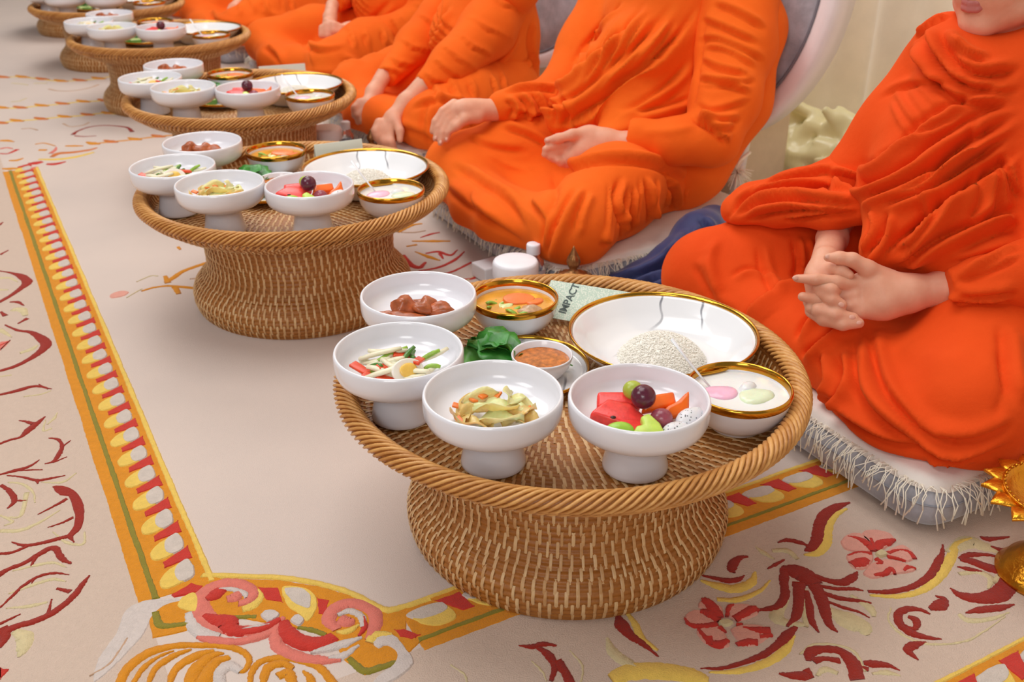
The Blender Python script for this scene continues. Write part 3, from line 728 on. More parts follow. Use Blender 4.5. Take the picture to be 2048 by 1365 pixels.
# --- salad with egg
rnd = random.Random(11)
def strip(L, w, t, bend, seed):
    r2 = random.Random(seed); pts = [(L * (s - .5), bend * math.sin(PI * s), .003 * math.sin(PI * s + seed)) for s in np.linspace(0, 1, 6)]
    return tube(pts, [w * .7, w, w, w, w * .7], 7, flat=t)
for i in range(16):
    a = rnd.uniform(-.6, .9)
    food('white_strip', 'pale shredded vegetable strip in the egg salad bowl on @', 'vegetable', strip(rnd.uniform(.034, .056), .0044, .7, rnd.uniform(-.006, .006), i), 'radish', at(P_SALAD, rnd.uniform(-.035, .038), rnd.uniform(-.040, .012), .010 + .014 * rnd.random()), (rnd.uniform(-.2, .2), rnd.uniform(-.35, .35), a), 'pale strips in the egg salad')
for i, (x, y, z, a, L, m) in enumerate([(-.008, .006, .022, .62, .042, 'scallion'), (.012, .002, .024, 1.1, .028, 'dgreen'), (.034, -.004, .022, .35, .036, 'scallion'), (-.030, -.020, .016, -.5, .03, 'dgreen'), (.040, -.020, .014, .2, .024, 'scallion'), (-.018, -.030, .014, -.4, .03, 'scallion'), (.018, .012, .018, 1.7, .022, 'dgreen')]):
    food('scallion_stalk', 'green scallion stalk lying in the egg salad bowl on @', 'vegetable', strip(L, .0034, .9, .004, 40 + i), m, at(P_SALAD, x, y, z), (0, -.25, a), 'scallion stalks in the egg salad')
for i, (x, y, z, a) in enumerate([(-.045, -.018, .013, -.5), (-.010, -.044, .012, .1), (-.014, -.020, .016, .8), (.024, -.016, .022, 1.4), (.004, .010, .016, .3), (-.028, -.038, .011, -.3)]):
    food('red_pepper_piece', 'bright red pepper strip in the egg salad bowl on @', 'vegetable', rprism([(-.014, -.005), (.013, -.006), (.015, .004), (-.012, .006)], .004, .0015), 'pepper', at(P_SALAD, x, y, z), (.2, .25, a), 'red pepper strips in the egg salad')
_egg = blob(.021, .015, .014, 3, .01, 3)
_eggv = [(x, y, min(z, .001 + y * .1)) for x, y, z in _egg[0]]
_yolk = mesh(*([(x, y, z * .45 + .0015) for x, y, z in blob(.0115, .0095, .006, 4, .05, 3)[0]], blob(.0115, .0095, .006, 4, .05, 3)[1])); _yolk.materials.append(FM['yolk'])
food('boiled_egg_half', 'halved boiled egg with yellow yolk in the salad bowl on @', 'egg', (_eggv, _egg[1]), 'eggw', at(P_SALAD, .014, -.034, .020), (1.0, .12, .5), None, [('yolk', _yolk, (0, 0, .0012), (0, 0, 0))])
# --- stewed cabbage
for i, (x, y, z, L, W, rx, ry, a, m) in enumerate([(.004, -.016, .016, .052, .018, -.35, .05, .15, 'cabbage'), (.010, -.034, .012, .050, .014, -.3, .0, .1, 'cabbage'), (-.028, -.004, .013, .044, .012, .4, .2, 1.2, 'cabbage2'), (-.036, -.022, .010, .036, .011, .1, .3, 2.0, 'cabbage2'), (.030, -.022, .012, .044, .014, -.2, -.25, .5, 'cabbage2'), (.040, -.034, .008, .030, .010, .0, .3, -.2, 'cabbage2'), (-.014, .004, .016, .046, .012, .5, -.1, .4, 'cabbage'), (.018, .004, .020, .040, .013, .7, .3, 1.5, 'cabbage'), (-.020, -.036, .009, .044, .012, -.2, .0, -.4, 'cabbage2'), (.030, -.004, .014, .040, .012, .2, .1, -.7, 'cabbage')]):
    food('cabbage_leaf', 'soft pale stewed cabbage leaf in the front left bowl on @', 'vegetable', leafsheet(L, W, 60 + i, .0035, .005), m, at(P_CABB, x, y, z), (rx, ry, a), 'stewed cabbage leaves')
for i, (x, y, z) in enumerate([(-.040, -.006, .016), (-.012, .004, .022), (-.022, -.002, .020), (.038, -.012, .016), (.006, .010, .02), (-.036, -.030, .012)]):
    food('carrot_bit', 'small orange carrot bit among the stewed cabbage on @', 'vegetable', rprism([(-.006, -.003), (.006, -.004), (.007, .002), (-.005, .004)], .003, .001), 'carrot', at(P_CABB, x, y, z), (.3, .2, i * 1.1), 'carrot bits in the stewed cabbage')
# --- fruit
_w = rprism([(-.030, -.010), (.026, -.014), (.032, .004), (.010, .020), (-.016, .018)], .018, .004)
food('watermelon_chunk', 'large watermelon chunk with a dark seed in the fruit bowl on @', 'fruit', _w, 'melon', at(P_FRUIT, -.026, -.014, .004), (.25, .15, -.25), None, [('seed', mesh(*blob(.0034, .0022, .0014, 2, .05, 2)), (-.004, -.009, .0178), (0, 0, .4))])
FOOD[-1][7][0][1].materials.append(FM['seed'])
food('watermelon_chunk', 'smaller red watermelon chunk at the back of the fruit bowl on @', 'fruit', rprism([(-.026, -.010), (.024, -.010), (.028, .006), (-.022, .012)], .018, .004), 'melon', at(P_FRUIT, -.022, .014, .008), (.35, -.05, .1))
food('watermelon_chunk', 'red watermelon chunk in the middle of the fruit bowl on @', 'fruit', rprism([(-.018, -.010), (.020, -.012), (.022, .010), (-.016, .012)], .015, .004), 'melon', at(P_FRUIT, -.010, -.034, .002), (.2, .1, .5))
food('papaya_wedge', 'orange papaya wedge standing at the right of the fruit bowl on @', 'fruit', rprism([(-.028, -.008), (.016, -.010), (.026, .016), (.010, .008), (-.004, .006)], .016, .004), 'papaya', at(P_FRUIT, .036, .004, .008), (.85, -.15, .3))
food('papaya_wedge', 'orange papaya wedge lying behind the grapes in the fruit bowl on @', 'fruit', rprism([(-.024, -.008), (.020, -.008), (.024, .010), (-.012, .010)], .014, .004), 'papaya', at(P_FRUIT, .020, .012, .010), (.6, .1, .45))
food('grape', 'large dark purple grape on top of the fruit bowl on @', 'fruit', blob(.0140, .0135, .0138, 5, .01, 3), 'grape', at(P_FRUIT, .003, -.010, .036))
food('grape', 'small reddish purple grape beside the dragon fruit on @', 'fruit', blob(.0125, .0115, .0115, 6, .02, 3), 'lgrape', at(P_FRUIT, .022, -.026, .018))
food('grape', 'yellow green grape behind the dark purple grape on @', 'fruit', blob(.0115, .0110, .011, 7, .01, 3), 'ggrape', at(P_FRUIT, -.006, .012, .032))
food('green_melon_ball', 'smooth green melon half ball in front in the fruit bowl on @', 'fruit', blob(.017, .011, .012, 8, .02, 3), 'gmelon2', at(P_FRUIT, -.026, -.047, .013), (0, 0, .1))
food('green_melon_slice', 'notched light green melon slice in the fruit bowl on @', 'fruit', rprism([(-.020, -.010), (.018, -.012), (.014, .004), (.004, .018), (-.006, .014), (-.004, .004), (-.012, .003)], .013, .003), 'gmelon', at(P_FRUIT, .004, -.044, .010), (.45, 0, .1))
food('dragon_fruit_cube', 'speckled dragon fruit chunk in front in the fruit bowl on @', 'fruit', blob(.018, .012, .013, 21, .1, 3, 1.5), 'dragon', at(P_FRUIT, .036, -.044, .011), (0, .2, .4))
food('dragon_fruit_cube', 'speckled dragon fruit chunk at the fruit bowl\'s right edge on @', 'fruit', blob(.020, .012, .014, 22, .1, 3, 1.5), 'dragon', at(P_FRUIT, .054, -.024, .014), (0, -.2, .8))
# --- soup
def disc(r, amp, seed, n=40, rings=8):
    rn = random.Random(seed); ph = [(rn.uniform(-1, 1), rn.uniform(-1, 1), rn.uniform(0, 6)) for _ in range(5)]; v = [(0, 0, 0)]; f = []
    for k in range(1, rings + 1):
        for i in range(n):
            a = 2 * PI * i / n; x, y = r * k / rings * math.cos(a), r * k / rings * math.sin(a)
            z = amp * sum(math.sin(90 * (x * p + y * q) + e) for p, q, e in ph) / 5 * (1 if k < rings else 0); v.append((x, y, z))
    for i in range(n): f.append((0, 1 + i, 1 + (i + 1) % n))
    for k in range(1, rings):
        for i in range(n): a = 1 + (k - 1) * n; b = 1 + k * n; j = (i + 1) % n; f.append((a + i, b + i, b + j, a + j))
    return v, f
def gb(c, x, y, z): return (c[0] + x, c[1] + y, ZT + z)
food('soup', 'clear amber broth in the gold rimmed bowl on @', 'soup', disc(.0583, .0004, 1), 'soup', gb(P_SOUP, 0, 0, .0415))
food('carrot_slice', 'big orange carrot slice floating in the soup on @', 'vegetable', rprism([(.024 * math.cos(t) , .016 * math.sin(t)) for t in np.linspace(0, 2 * PI, 14, endpoint=False)], .006, .002), 'soupcarrot', gb(P_SOUP, .006, .016, .0395), (.1, .05, .2))
food('carrot_slice', 'smaller orange carrot slice at the right of the soup on @', 'vegetable', rprism([(.016 * math.cos(t) , .011 * math.sin(t)) for t in np.linspace(0, 2 * PI, 12, endpoint=False)], .005, .002), 'soupcarrot', gb(P_SOUP, .030, .010, .0385), (-.1, .1, .9))
food('soup_meat', 'pale brown piece of meat in the soup on @', 'meat', blob(.018, .014, .009, 31, .2, 3, 2.6), 'soupmeat', gb(P_SOUP, .022, -.020, .0405), (0, 0, .3))
for i, (x, y, a) in enumerate([(-.032, .002, .3), (-.034, -.008, 1.2), (-.022, .010, 2.2), (.0, -.016, .4), (.010, -.034, .1), (-.004, -.026, 2.5)]):
    food('soup_green', 'green celery piece floating in the soup on @', 'vegetable', strip(.018, .0036, .6, .002, 70 + i), 'scallion', gb(P_SOUP, x, y, .0415), (0, 0, a), 'celery pieces in the soup')
food('cabbage_leaf', 'pale cabbage piece floating in the soup on @', 'vegetable', leafsheet(.03, .010, 77, .001, .001), 'cabbage', gb(P_SOUP, -.012, .0, .0415), (0, 0, 1.2))
# --- coconut dessert
food('coconut_milk', 'white coconut milk in the gold rimmed dessert bowl on @', 'dessert', disc(.0590, .0005, 2), 'milk', gb(P_DESS, 0, 0, .0435))
food('pink_jelly', 'soft pink jelly in the coconut dessert on @', 'dessert', blob(.022, .016, .006, 41, .14, 3, 2.2), 'pinkj', gb(P_DESS, -.022, .004, .0425))
food('green_jelly', 'pale green jelly in the coconut dessert on @', 'dessert', blob(.024, .018, .006, 42, .14, 3, 2.2), 'greenj', gb(P_DESS, .020, -.006, .0425), (0, 0, .5))
food('ice_lump', 'clear ice lump in the coconut dessert on @', 'dessert', blob(.014, .010, .007, 43, .16, 3, 2.2), 'clear', gb(P_DESS, .014, .016, .0425), (0, 0, .9))
# --- dip and garnish
food('chilli_dip', 'coarse orange brown chilli dip in the small white cup on @', 'dip', disc(.0365, .0016, 3, 48, 12), 'sauce', (P_CUP[0], P_CUP[1], ZT + .0075 + .0225))
for i, (x, y, z, a, s) in enumerate([(-.060, .026, .022, .2, 1.25), (-.048, .006, .030, 1.0, 1.1), (-.072, .004, .022, 2.4, 1.0), (-.044, .030, .032, -.5, 1.15), (-.060, .040, .020, 1.9, .95), (-.030, .014, .024, -1.0, .8), (-.052, .018, .040, .5, 1.0)]):
    food('herb_leaf', 'rounded dark green herb leaf heaped on the small plate on @', 'leaf', leafsheet(.052 * s, .025 * s, 90 + i, .003, .005, 11, .0005, 3), 'leaf' if i != 2 else 'leaf2', (P_SPLATE[0] + x + .012, P_SPLATE[1] + y, ZT + z), (.5 * math.sin(i * 2.1), .5 * math.cos(i * 1.7), a), 'herb leaves on the small plate')
for i, (x, y, a) in enumerate([(-.022, .002, .5), (.004, .020, -.2), (-.03, .012, 1.0)]):
    food('herb_sprig', 'thin green herb sprig on the small plate of @', 'herb', tube([(0, 0, 0), (.02, .004, .004), (.045, .002, .002), (.065, -.006, 0)], [.0012, .0014, .0012, .001], 6), 'leaf2', (P_SPLATE[0] + x, P_SPLATE[1] + y, ZT + .014), (0, 0, a), 'herb sprigs on the small plate')
for i, (x, y, z, a) in enumerate([(-.052, -.030, .008, .2), (-.030, -.028, .009, -.3), (-.044, -.044, .008, 1.2), (-.020, -.046, .008, .6)]):
    _sk = mesh(*rprism([(-.017, -.0098), (.017, -.0098), (.017, -.0082), (-.017, -.0082)], .0125, .0005)); _sk.materials.append(FM['cucskin'])
    food('cucumber_chunk', 'pale green cucumber chunk at the front of the small plate on @', 'vegetable', rprism([(-.017, -.009), (.017, -.009), (.015, .008), (-.015, .008)], .013, .002), 'cucumber', (P_SPLATE[0] + x, P_SPLATE[1] + y, ZT + z), (0, 0, a), 'cucumber chunks on the small plate', [('skin', _sk, (0, 0, .0002), (0, 0, 0))])
# --- rice
def rice_mesh():
    rn = random.Random(9); mb = MB()
    R_, h = .058, .030
    def hgt(r): q = min(1, r / R_); return h * (1 - q ** 2.6) ** .9
    prof = [(R_ * q, hgt(R_ * q) - .001) for q in np.linspace(1, 0, 14)]; prof[-1] = (0, prof[-1][1])
    v, f = lathe(prof, 40); mb.add(v, [tuple(reversed(q)) for q in f])
    gv = [(-.0033, 0, 0), (0, .0009, 0), (0, 0, .0009), (0, -.0009, 0), (0, 0, -.0009), (.0033, 0, 0)]; gf = [(0, 2, 1), (0, 3, 2), (0, 4, 3), (0, 1, 4), (5, 1, 2), (5, 2, 3), (5, 3, 4), (5, 4, 1)]; gv = [(x, y, z) for x, y, z in gv]
    for _ in range(3600):
        r = R_ * 1.03 * math.sqrt(rn.random()) if rn.random() < .7 else R_ * rn.uniform(.82, 1.04); a = rn.uniform(0, 2 * PI)
        z = (hgt(r) if r < R_ else 0) + rn.uniform(-.0006, .0006)
        mb.add(xf(gv, (r * math.cos(a), r * math.sin(a), z), (rn.uniform(-.6, .6), rn.uniform(-.15, .15), rn.uniform(0, PI))), gf)
    return mb.mesh(False)
food('rice_mound', 'round mound of white steamed rice on the marbled plate on @', 'rice', rice_mesh(), 'rice', (P_RICE[0], P_RICE[1] - .004, ZT + .0085), (0, 0, 0), None, None, 'stuff')
# --- spoon
M_SPOON = plain('white_plastic', (232, 234, 238), .02, rough=.25, sub=.1, subs=.003)
def spoon_mesh():
    mb = MB()
    v, f = tube([(0, 0, 0), (.03, 0, .010), (.07, 0, .026), (.112, 0, .044)], [.0030, .0032, .0040, .0052], 8, flat=.35); mb.add(v, f)
    prof = []; v, f = lathe([(0, -.006), (.010, -.004), (.0145, 0), (.0140, .0006), (.0095, -.0032), (0, -.005)], 20)
    mb.add([(x * 1.5 - .016, y, z) for x, y, z in v], f); return mb.mesh()
ME_SPOON = spoon_mesh(); ME_SPOON.materials.append(M_SPOON)

def set_table(ti):
    tx, ty = TABLES[ti]; T_ = TN[ti]
    rn = random.Random(100 + ti)
    far = ti >= 3
    def W(c, z): return (tx + c[0], ty + c[1], z)
    def j(c): return c if ti == 0 else (c[0] + rn.uniform(-.006, .006), c[1] + rn.uniform(-.006, .006))
    for c, what in ((P_MEAT, 'holding braised meat'), (P_SALAD, 'holding egg salad'), (P_CABB, 'holding stewed cabbage'), (P_FRUIT, 'holding cut fruit')):
        tag(link('footed_bowl', ME_BOWL, None, None, W(c, ZT)), 'white footed bowl %s on %s' % (what, T_), 'bowl', 'white footed bowls')
    for c, what in ((P_SOUP, 'soup'), (P_DESS, 'coconut dessert')):
        e = tag(empty('gold_rim_bowl', W(c, ZT)), 'white bowl with gold rim holding %s on %s' % (what, T_), 'bowl', 'gold rimmed bowls')
        link('body', ME_GB_BODY, None, e); link('gold_band', ME_GB_RIM, None, e)
    for c, me, nm, lb in ((P_RICE, ME_PLATE, 'dinner_plate', 'large marbled plate with gold rim under the rice on %s'), (P_SPLATE, ME_SPLATE, 'side_plate', 'small gold rimmed plate with herbs and dip on %s')):
        e = tag(empty(nm, W(c, ZT), .4 * ti), lb % T_, 'plate', 'gold rimmed plates'); link('body', me[0], None, e); link('gold_band', me[1], None, e)
    tag(link('sauce_cup', ME_CUP, None, None, W(P_CUP, ZT + .0075)), 'small white cup of chilli dip on %s' % T_, 'cup', 'small dip cups')
    sp = link('spoon', ME_SPOON, None, None, W((P_DESS[0] - .030, P_DESS[1] + .014), ZT + .042)); sp.rotation_euler = (0, -.33, 2.5); sp.scale = (.66, .66, .66)
    tag(sp, 'white plastic spoon leaning in the dessert bowl on %s' % T_, 'spoon', 'white spoons')
    for nm, lb, cat, grp, me, loc, rot, sub, kind in FOOD:
        if far and nm in ('herb_sprig', 'soup_green', 'carrot_bit'): continue
        o = link(nm, me, None, None, (tx + loc[0], ty + loc[1], loc[2])); o.rotation_euler = rot
        if ti and nm not in ('soup', 'coconut_milk', 'chilli_dip', 'rice_mound'):
            o.rotation_euler = (rot[0], rot[1], rot[2] + rn.uniform(-.5, .5)); o.location.x += rn.uniform(-.004, .004); o.location.y += rn.uniform(-.004, .004)
        tag(o, lb.replace('@', T_), cat, grp and grp + ' on ' + T_, kind)
        for sn, sme, sl, sr in sub:
            s_ = link(sn, sme, None, o, sl); s_.rotation_euler = sr
for ti in range(5): set_table(ti)
# ------------------------------------------------------------------ soft bodies: blended volumes turned into one skin
class Vol:
    """smooth union of round cones and ellipsoids, meshed with surface nets"""
    def __init__(self, vox, k): self.vox, self.k, self.pr = vox, k, []; self.floor = None; self.cuts = []
    def cone(self, a, b, ra, rb, k=None): self.pr.append(('c', np.array(a, float), np.array(b, float), ra, rb, k)); return self
    def chain(self, pts, k=None):
        """pts: list of (xyz, r)"""
        for (a, ra), (b, rb) in zip(pts, pts[1:]): self.cone(a, b, ra, rb, k)
        return self
    def ell(self, c, r, M=None, k=None): self.pr.append(('e', np.array(c, float), np.array(r, float), np.eye(3) if M is None else np.array(M, float), k)); return self
    def bounds(self):
        lo, hi = [], []
        for p in self.pr:
            if p[0] == 'c':
                r = max(p[3], p[4]); lo.append(np.minimum(p[1], p[2]) - r); hi.append(np.maximum(p[1], p[2]) + r)
            else:
                r = p[2].max(); lo.append(p[1] - r); hi.append(p[1] + r)
        m = self.k + 3 * self.vox
        return np.min(lo, 0) - m, np.max(hi, 0) + m
    def field(self):
        lo, hi = self.bounds(); h = self.vox
        n = np.ceil((hi - lo) / h).astype(int) + 1
        ax = [lo[i] + h * np.arange(n[i]) for i in range(3)]
        D = np.full(n, 1.0, np.float32)
        for p in self.pr:
            k = p[-1] if p[-1] is not None else self.k
            if p[0] == 'c': r = max(p[3], p[4]); l, u = np.minimum(p[1], p[2]) - r, np.maximum(p[1], p[2]) + r
            else: r = p[2].max(); l, u = p[1] - r, p[1] + r
            m = k + 2.5 * h + 0.01
            i0 = np.maximum(0, np.floor((l - m - lo) / h)).astype(int); i1 = np.minimum(n, np.ceil((u + m - lo) / h).astype(int) + 1)
            X, Y, Z = np.meshgrid(*[ax[i][i0[i]:i1[i]].astype(np.float32) for i in range(3)], indexing='ij', sparse=True)
            if p[0] == 'c':
                a, b = p[1], p[2]; ab = b - a; L2 = max(float(ab @ ab), 1e-9)
                t = np.clip(((X - a[0]) * ab[0] + (Y - a[1]) * ab[1] + (Z - a[2]) * ab[2]) / L2, 0, 1).astype(np.float32)
                d = np.sqrt((X - a[0] - t * ab[0]) ** 2 + (Y - a[1] - t * ab[1]) ** 2 + (Z - a[2] - t * ab[2]) ** 2) - (p[3] + (p[4] - p[3]) * t)
            else:
                c, rr, M = p[1], p[2], p[3]
                q = [((X - c[0]) * M[0, i] + (Y - c[1]) * M[1, i] + (Z - c[2]) * M[2, i]) / rr[i] for i in range(3)]
                g = np.sqrt(q[0] ** 2 + q[1] ** 2 + q[2] ** 2) + 1e-6
                g2 = np.sqrt((q[0] / rr[0]) ** 2 + (q[1] / rr[1]) ** 2 + (q[2] / rr[2]) ** 2) + 1e-6
                d = g * (g - 1) / g2
            S = D[i0[0]:i1[0], i0[1]:i1[1], i0[2]:i1[2]]
            hh = np.maximum(k - np.abs(S - d), 0) / max(k, 1e-6)
            D[i0[0]:i1[0], i0[1]:i1[1], i0[2]:i1[2]] = np.minimum(S, d) - hh * hh * k * .25
        if self.floor is not None:
            D = np.maximum(D, (self.floor - ax[2])[None, None, :].astype(np.float32))
        for c, nrm in self.cuts:          # keep the side the normal points away from
            X, Y, Z = np.meshgrid(*[a.astype(np.float32) for a in ax], indexing='ij', sparse=True)
            D = np.maximum(D, (X - c[0]) * nrm[0] + (Y - c[1]) * nrm[1] + (Z - c[2]) * nrm[2])
        return D, lo
    def skin(self, smooth=2):
        D, lo = self.field(); S = D < 0
        c = S[:-1, :-1, :-1].astype(np.int8)
        cnt = sum(S[i:S.shape[0] - 1 + i, j:S.shape[1] - 1 + j, k:S.shape[2] - 1 + k].astype(np.int8) for i in (0, 1) for j in (0, 1) for k in (0, 1))
        I = np.argwhere((cnt > 0) & (cnt < 8)); idx = np.full(cnt.shape, -1, np.int32); idx[tuple(I.T)] = np.arange(len(I))
        acc = np.zeros((len(I), 3)); num = np.zeros(len(I))
        for axis in range(3):
            o = [a for a in range(3) if a != axis]
            for u in (0, 1):
                for v in (0, 1):
                    p = I.copy(); p[:, o[0]] += u; p[:, o[1]] += v; q = p.copy(); q[:, axis] += 1
                    a = D[tuple(p.T)]; b = D[tuple(q.T)]; m = (a < 0) != (b < 0)
                    t = np.where(m, a / np.where(m, a - b, 1), 0)
                    pt = p.astype(float); pt[:, axis] += t
                    acc += pt * m[:, None]; num += m
        Vv = lo + self.vox * acc / num[:, None]
        Q = []
        for axis in range(3):
            o = [a for a in range(3) if a != axis]
            A_ = np.take(S, range(S.shape[axis] - 1), axis); B_ = np.take(S, range(1, S.shape[axis]), axis)
            E = np.argwhere(A_ != B_)
            ok = (E[:, o[0]] > 0) & (E[:, o[1]] > 0) & (E[:, o[0]] < S.shape[o[0]] - 1) & (E[:, o[1]] < S.shape[o[1]] - 1)
            E = E[ok]; inside = S[tuple(E.T)]
            def cell(du, dv):
                e = E.copy(); e[:, o[0]] -= du; e[:, o[1]] -= dv; return idx[tuple(e.T)]
            q = np.stack([cell(0, 0), cell(1, 0), cell(1, 1), cell(0, 1)], 1)
            if axis == 1: inside = ~inside
            q[~inside] = q[~inside][:, ::-1]
            Q.append(q)
        Q = np.vstack(Q)
        for _ in range(smooth): Vv = laplace(Vv, Q, .5)
        return Vv, Q
def laplace(Vv, Q, w):
    s = np.zeros_like(Vv); n = np.zeros(len(Vv))
    for i in range(4):
        a, b = Q[:, i], Q[:, (i + 1) % 4]
        for c in range(3): s[:, c] += np.bincount(a, Vv[b, c], len(Vv)) + np.bincount(b, Vv[a, c], len(Vv))
        n += np.bincount(a, minlength=len(Vv)) + np.bincount(b, minlength=len(Vv))
    return Vv * (1 - w) + w * s / np.maximum(n, 1)[:, None]
def vnormals(Vv, Q):
    n = np.cross(Vv[Q[:, 2]] - Vv[Q[:, 0]], Vv[Q[:, 3]] - Vv[Q[:, 1]]); out = np.zeros_like(Vv)
    for i in range(4):
        for c in range(3): out[:, c] += np.bincount(Q[:, i], n[:, c], len(Vv))
    return out / (np.linalg.norm(out, axis=1)[:, None] + 1e-12)

FOLD = 2.4
class Cloth:
    """a skin into which folds are pressed along sighted lines"""
    def __init__(self, vol, smooth=2):
        self.V, self.Q = vol.skin(smooth); self.N = vnormals(self.V, self.Q)
        for _ in range(4): self.N = laplace(self.N, self.Q, .6)
        self.N /= np.linalg.norm(self.N, axis=1)[:, None] + 1e-12
        self.base = self.V.copy(); self.off = np.zeros(len(self.V))
        self.bvh = BVHTree.FromPolygons(self.base.tolist(), self.Q.tolist())
    def sight(self, pts):
        out = []
        for px, py in pts:
            d = Vector(ray(px, py)).normalized(); h = self.bvh.ray_cast(Vector((0, 0, CAM_H)), d)
            if h[0] is not None: out.append(tuple(h[0]))
        return np.array(out)
    def near(self, pts):
        return np.array([tuple(self.bvh.find_nearest(Vector(p))[0]) for p in pts])
    def press(self, P, h, w, kind='f', taper=.25):
        """kind f: fold with a roll on its left and a crease on its right; r: ridge; v: crease"""
        if len(P) < 2: return
        L = np.concatenate([[0], np.cumsum(np.linalg.norm(np.diff(P, axis=0), axis=1))])
        if L[-1] < 1e-4: return
        step = max(w * .35, .002); n = max(3, int(L[-1] / step))
        t = np.linspace(0, L[-1], n); X = np.stack([np.interp(t, L, P[:, i]) for i in range(3)], 1)
        T = np.gradient(X, axis=0); T /= np.linalg.norm(T, axis=1)[:, None] + 1e-12
        m = 3.2 * w
        lo, hi = X.min(0) - m, X.max(0) + m
        sel = np.where(np.all((self.base > lo) & (self.base < hi), axis=1))[0]
        if len(sel) == 0: return
        for c0 in range(0, len(sel), 20000):
            s_ = sel[c0:c0 + 20000]; B_ = self.base[s_]
            d2 = ((B_[:, None, :] - X[None]) ** 2).sum(2); j = d2.argmin(1); d = np.sqrt(d2[np.arange(len(s_)), j])
            u = t[j] / L[-1]; env = np.clip(np.minimum(u, 1 - u) / max(taper, 1e-3), 0, 1); env = env * env * (3 - 2 * env)
            # stop folds at the line's ends
            if kind == 'f':
                side = np.sign(np.einsum('ij,ij->i', np.cross(T[j], B_ - X[j]), self.N[s_])); sd = d * side
                f = np.exp(-((sd - .75 * w) / w) ** 2) - 1.1 * np.exp(-((sd + .55 * w) / (.55 * w)) ** 2)
            elif kind == 'r': f = np.exp(-(d / w) ** 2)
            elif kind == 's':        # step: cloth on the left lies over cloth on the right
                side = np.sign(np.einsum('ij,ij->i', np.cross(T[j], B_ - X[j]), self.N[s_])); sd = d * side
                f = np.where(sd > 0, np.exp(-(sd / (2.6 * w)) ** 2), -.8 * np.exp(-(sd / (.7 * w)) ** 2))
            else: f = -np.exp(-d / (.6 * w))
            self.off[s_] += FOLD * h * env * f
    def fold(self, pts, h=.006, w=.008, kind='f', taper=.25, n=6):
        P = self.sight(catmull(pts, n)); self.press(P, h, w, kind, taper)
    def fan(self, A_, B_, n, h=.005, w=.007, kind='f', seed=0, jit=.25, taper=.3):
        rn = random.Random(seed); A_, B_ = catmull(A_, 6), catmull(B_, 6)
        k = max(len(A_), len(B_))
        A_ = np.stack([np.interp(np.linspace(0, 1, k), np.linspace(0, 1, len(A_)), A_[:, i]) for i in (0, 1)], 1)
        B_ = np.stack([np.interp(np.linspace(0, 1, k), np.linspace(0, 1, len(B_)), B_[:, i]) for i in (0, 1)], 1)
        for i in range(n):
            t0 = (i + .5 + rn.uniform(-jit, jit)) / n; t1 = (i + .5 + rn.uniform(-jit, jit)) / n
            tt = np.linspace(t0, t1, k)[:, None]; L = A_ * (1 - tt) + B_ * tt
            a = int(rn.uniform(0, .25) * k); b = int(rn.uniform(.75, 1) * k)
            P = self.sight(L[a:b]); self.press(P, h * rn.uniform(.5, 1.3), w * rn.uniform(.7, 1.3), kind, taper)
    def rumple(self, amp, freq, seed=0):
        rn = np.random.RandomState(seed); s = np.zeros(len(self.V))
        for i in range(10):
            k = rn.normal(size=3) * freq * (1 + .5 * rn.rand()); k[2] *= .5
            s += np.sin(self.base @ k + 2.5 * np.sin(self.base @ (k[[1, 2, 0]] * .6) + rn.rand() * 6) + rn.rand() * 6)
        self.off += amp * s / 10
    def mesh(self, relax=1):
        Vv = self.base + self.N * self.off[:, None]
        for _ in range(relax): Vv = laplace(Vv, self.Q, .35)
        return fast_mesh(Vv, self.Q)

def join_meshes(parts):
    Vs, Qs, o = [], [], 0
    for v, q in parts: Vs.append(v); Qs.append(q + o); o += len(v)
    return np.vstack(Vs), np.vstack(Qs)
# ------------------------------------------------------------------ people in orange robes
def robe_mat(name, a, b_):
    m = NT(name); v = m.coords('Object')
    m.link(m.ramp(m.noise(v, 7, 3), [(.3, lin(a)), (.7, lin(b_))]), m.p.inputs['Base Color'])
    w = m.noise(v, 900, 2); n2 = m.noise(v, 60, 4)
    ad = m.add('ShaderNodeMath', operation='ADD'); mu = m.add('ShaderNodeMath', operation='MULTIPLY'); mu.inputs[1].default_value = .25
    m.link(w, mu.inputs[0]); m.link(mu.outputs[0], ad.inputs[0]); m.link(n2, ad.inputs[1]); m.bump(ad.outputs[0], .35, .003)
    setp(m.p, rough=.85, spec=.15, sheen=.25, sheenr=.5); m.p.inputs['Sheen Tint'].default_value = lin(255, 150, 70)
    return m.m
M_ROBE = robe_mat('orange_robe', (238, 98, 24), (244, 108, 28))
M_ROBE_RED = robe_mat('red_orange_robe', (226, 72, 18), (234, 80, 22))  # redder cloth, its colour deepened further for shade missing low on this robe
def skin_mat():
    m = NT('skin'); v = m.coords('Object')
    m.link(m.ramp(m.noise(v, 30, 4), [(.3, lin(220, 154, 124)), (.7, lin(232, 172, 142))]), m.p.inputs['Base Color'])
    m.bump(m.noise(v, 420, 3), .12, .001); setp(m.p, rough=.5, sub=.25, subs=.01, spec=.35)
    m.p.inputs['Subsurface Radius'].default_value = (1, .35, .2); return m.m
M_SKIN = skin_mat()
M_NAIL = plain('nail', (228, 172, 150), .03, rough=.35)
M_LIP = plain('lip', (196, 112, 104), .06, rough=.4)
SEAT = .0805
def frame_of(F):
    F = np.array([F[0], F[1], 0.0]); F /= np.linalg.norm(F); S_ = np.array([-F[1], F[0], 0.0]); return F, S_
class Body:
    def __init__(self, pelvis, F, s=1.0): self.p = np.array([pelvis[0], pelvis[1], 0.0]); self.F, self.S = frame_of(F); self.s = s
    def __call__(self, x, y, z): return self.p + self.s * (x * self.F + y * self.S) + np.array([0, 0, SEAT + (z - SEAT) * self.s])
    @property
    def M(self): return np.stack([self.F, self.S, np.array([0, 0, 1.0])], 1)
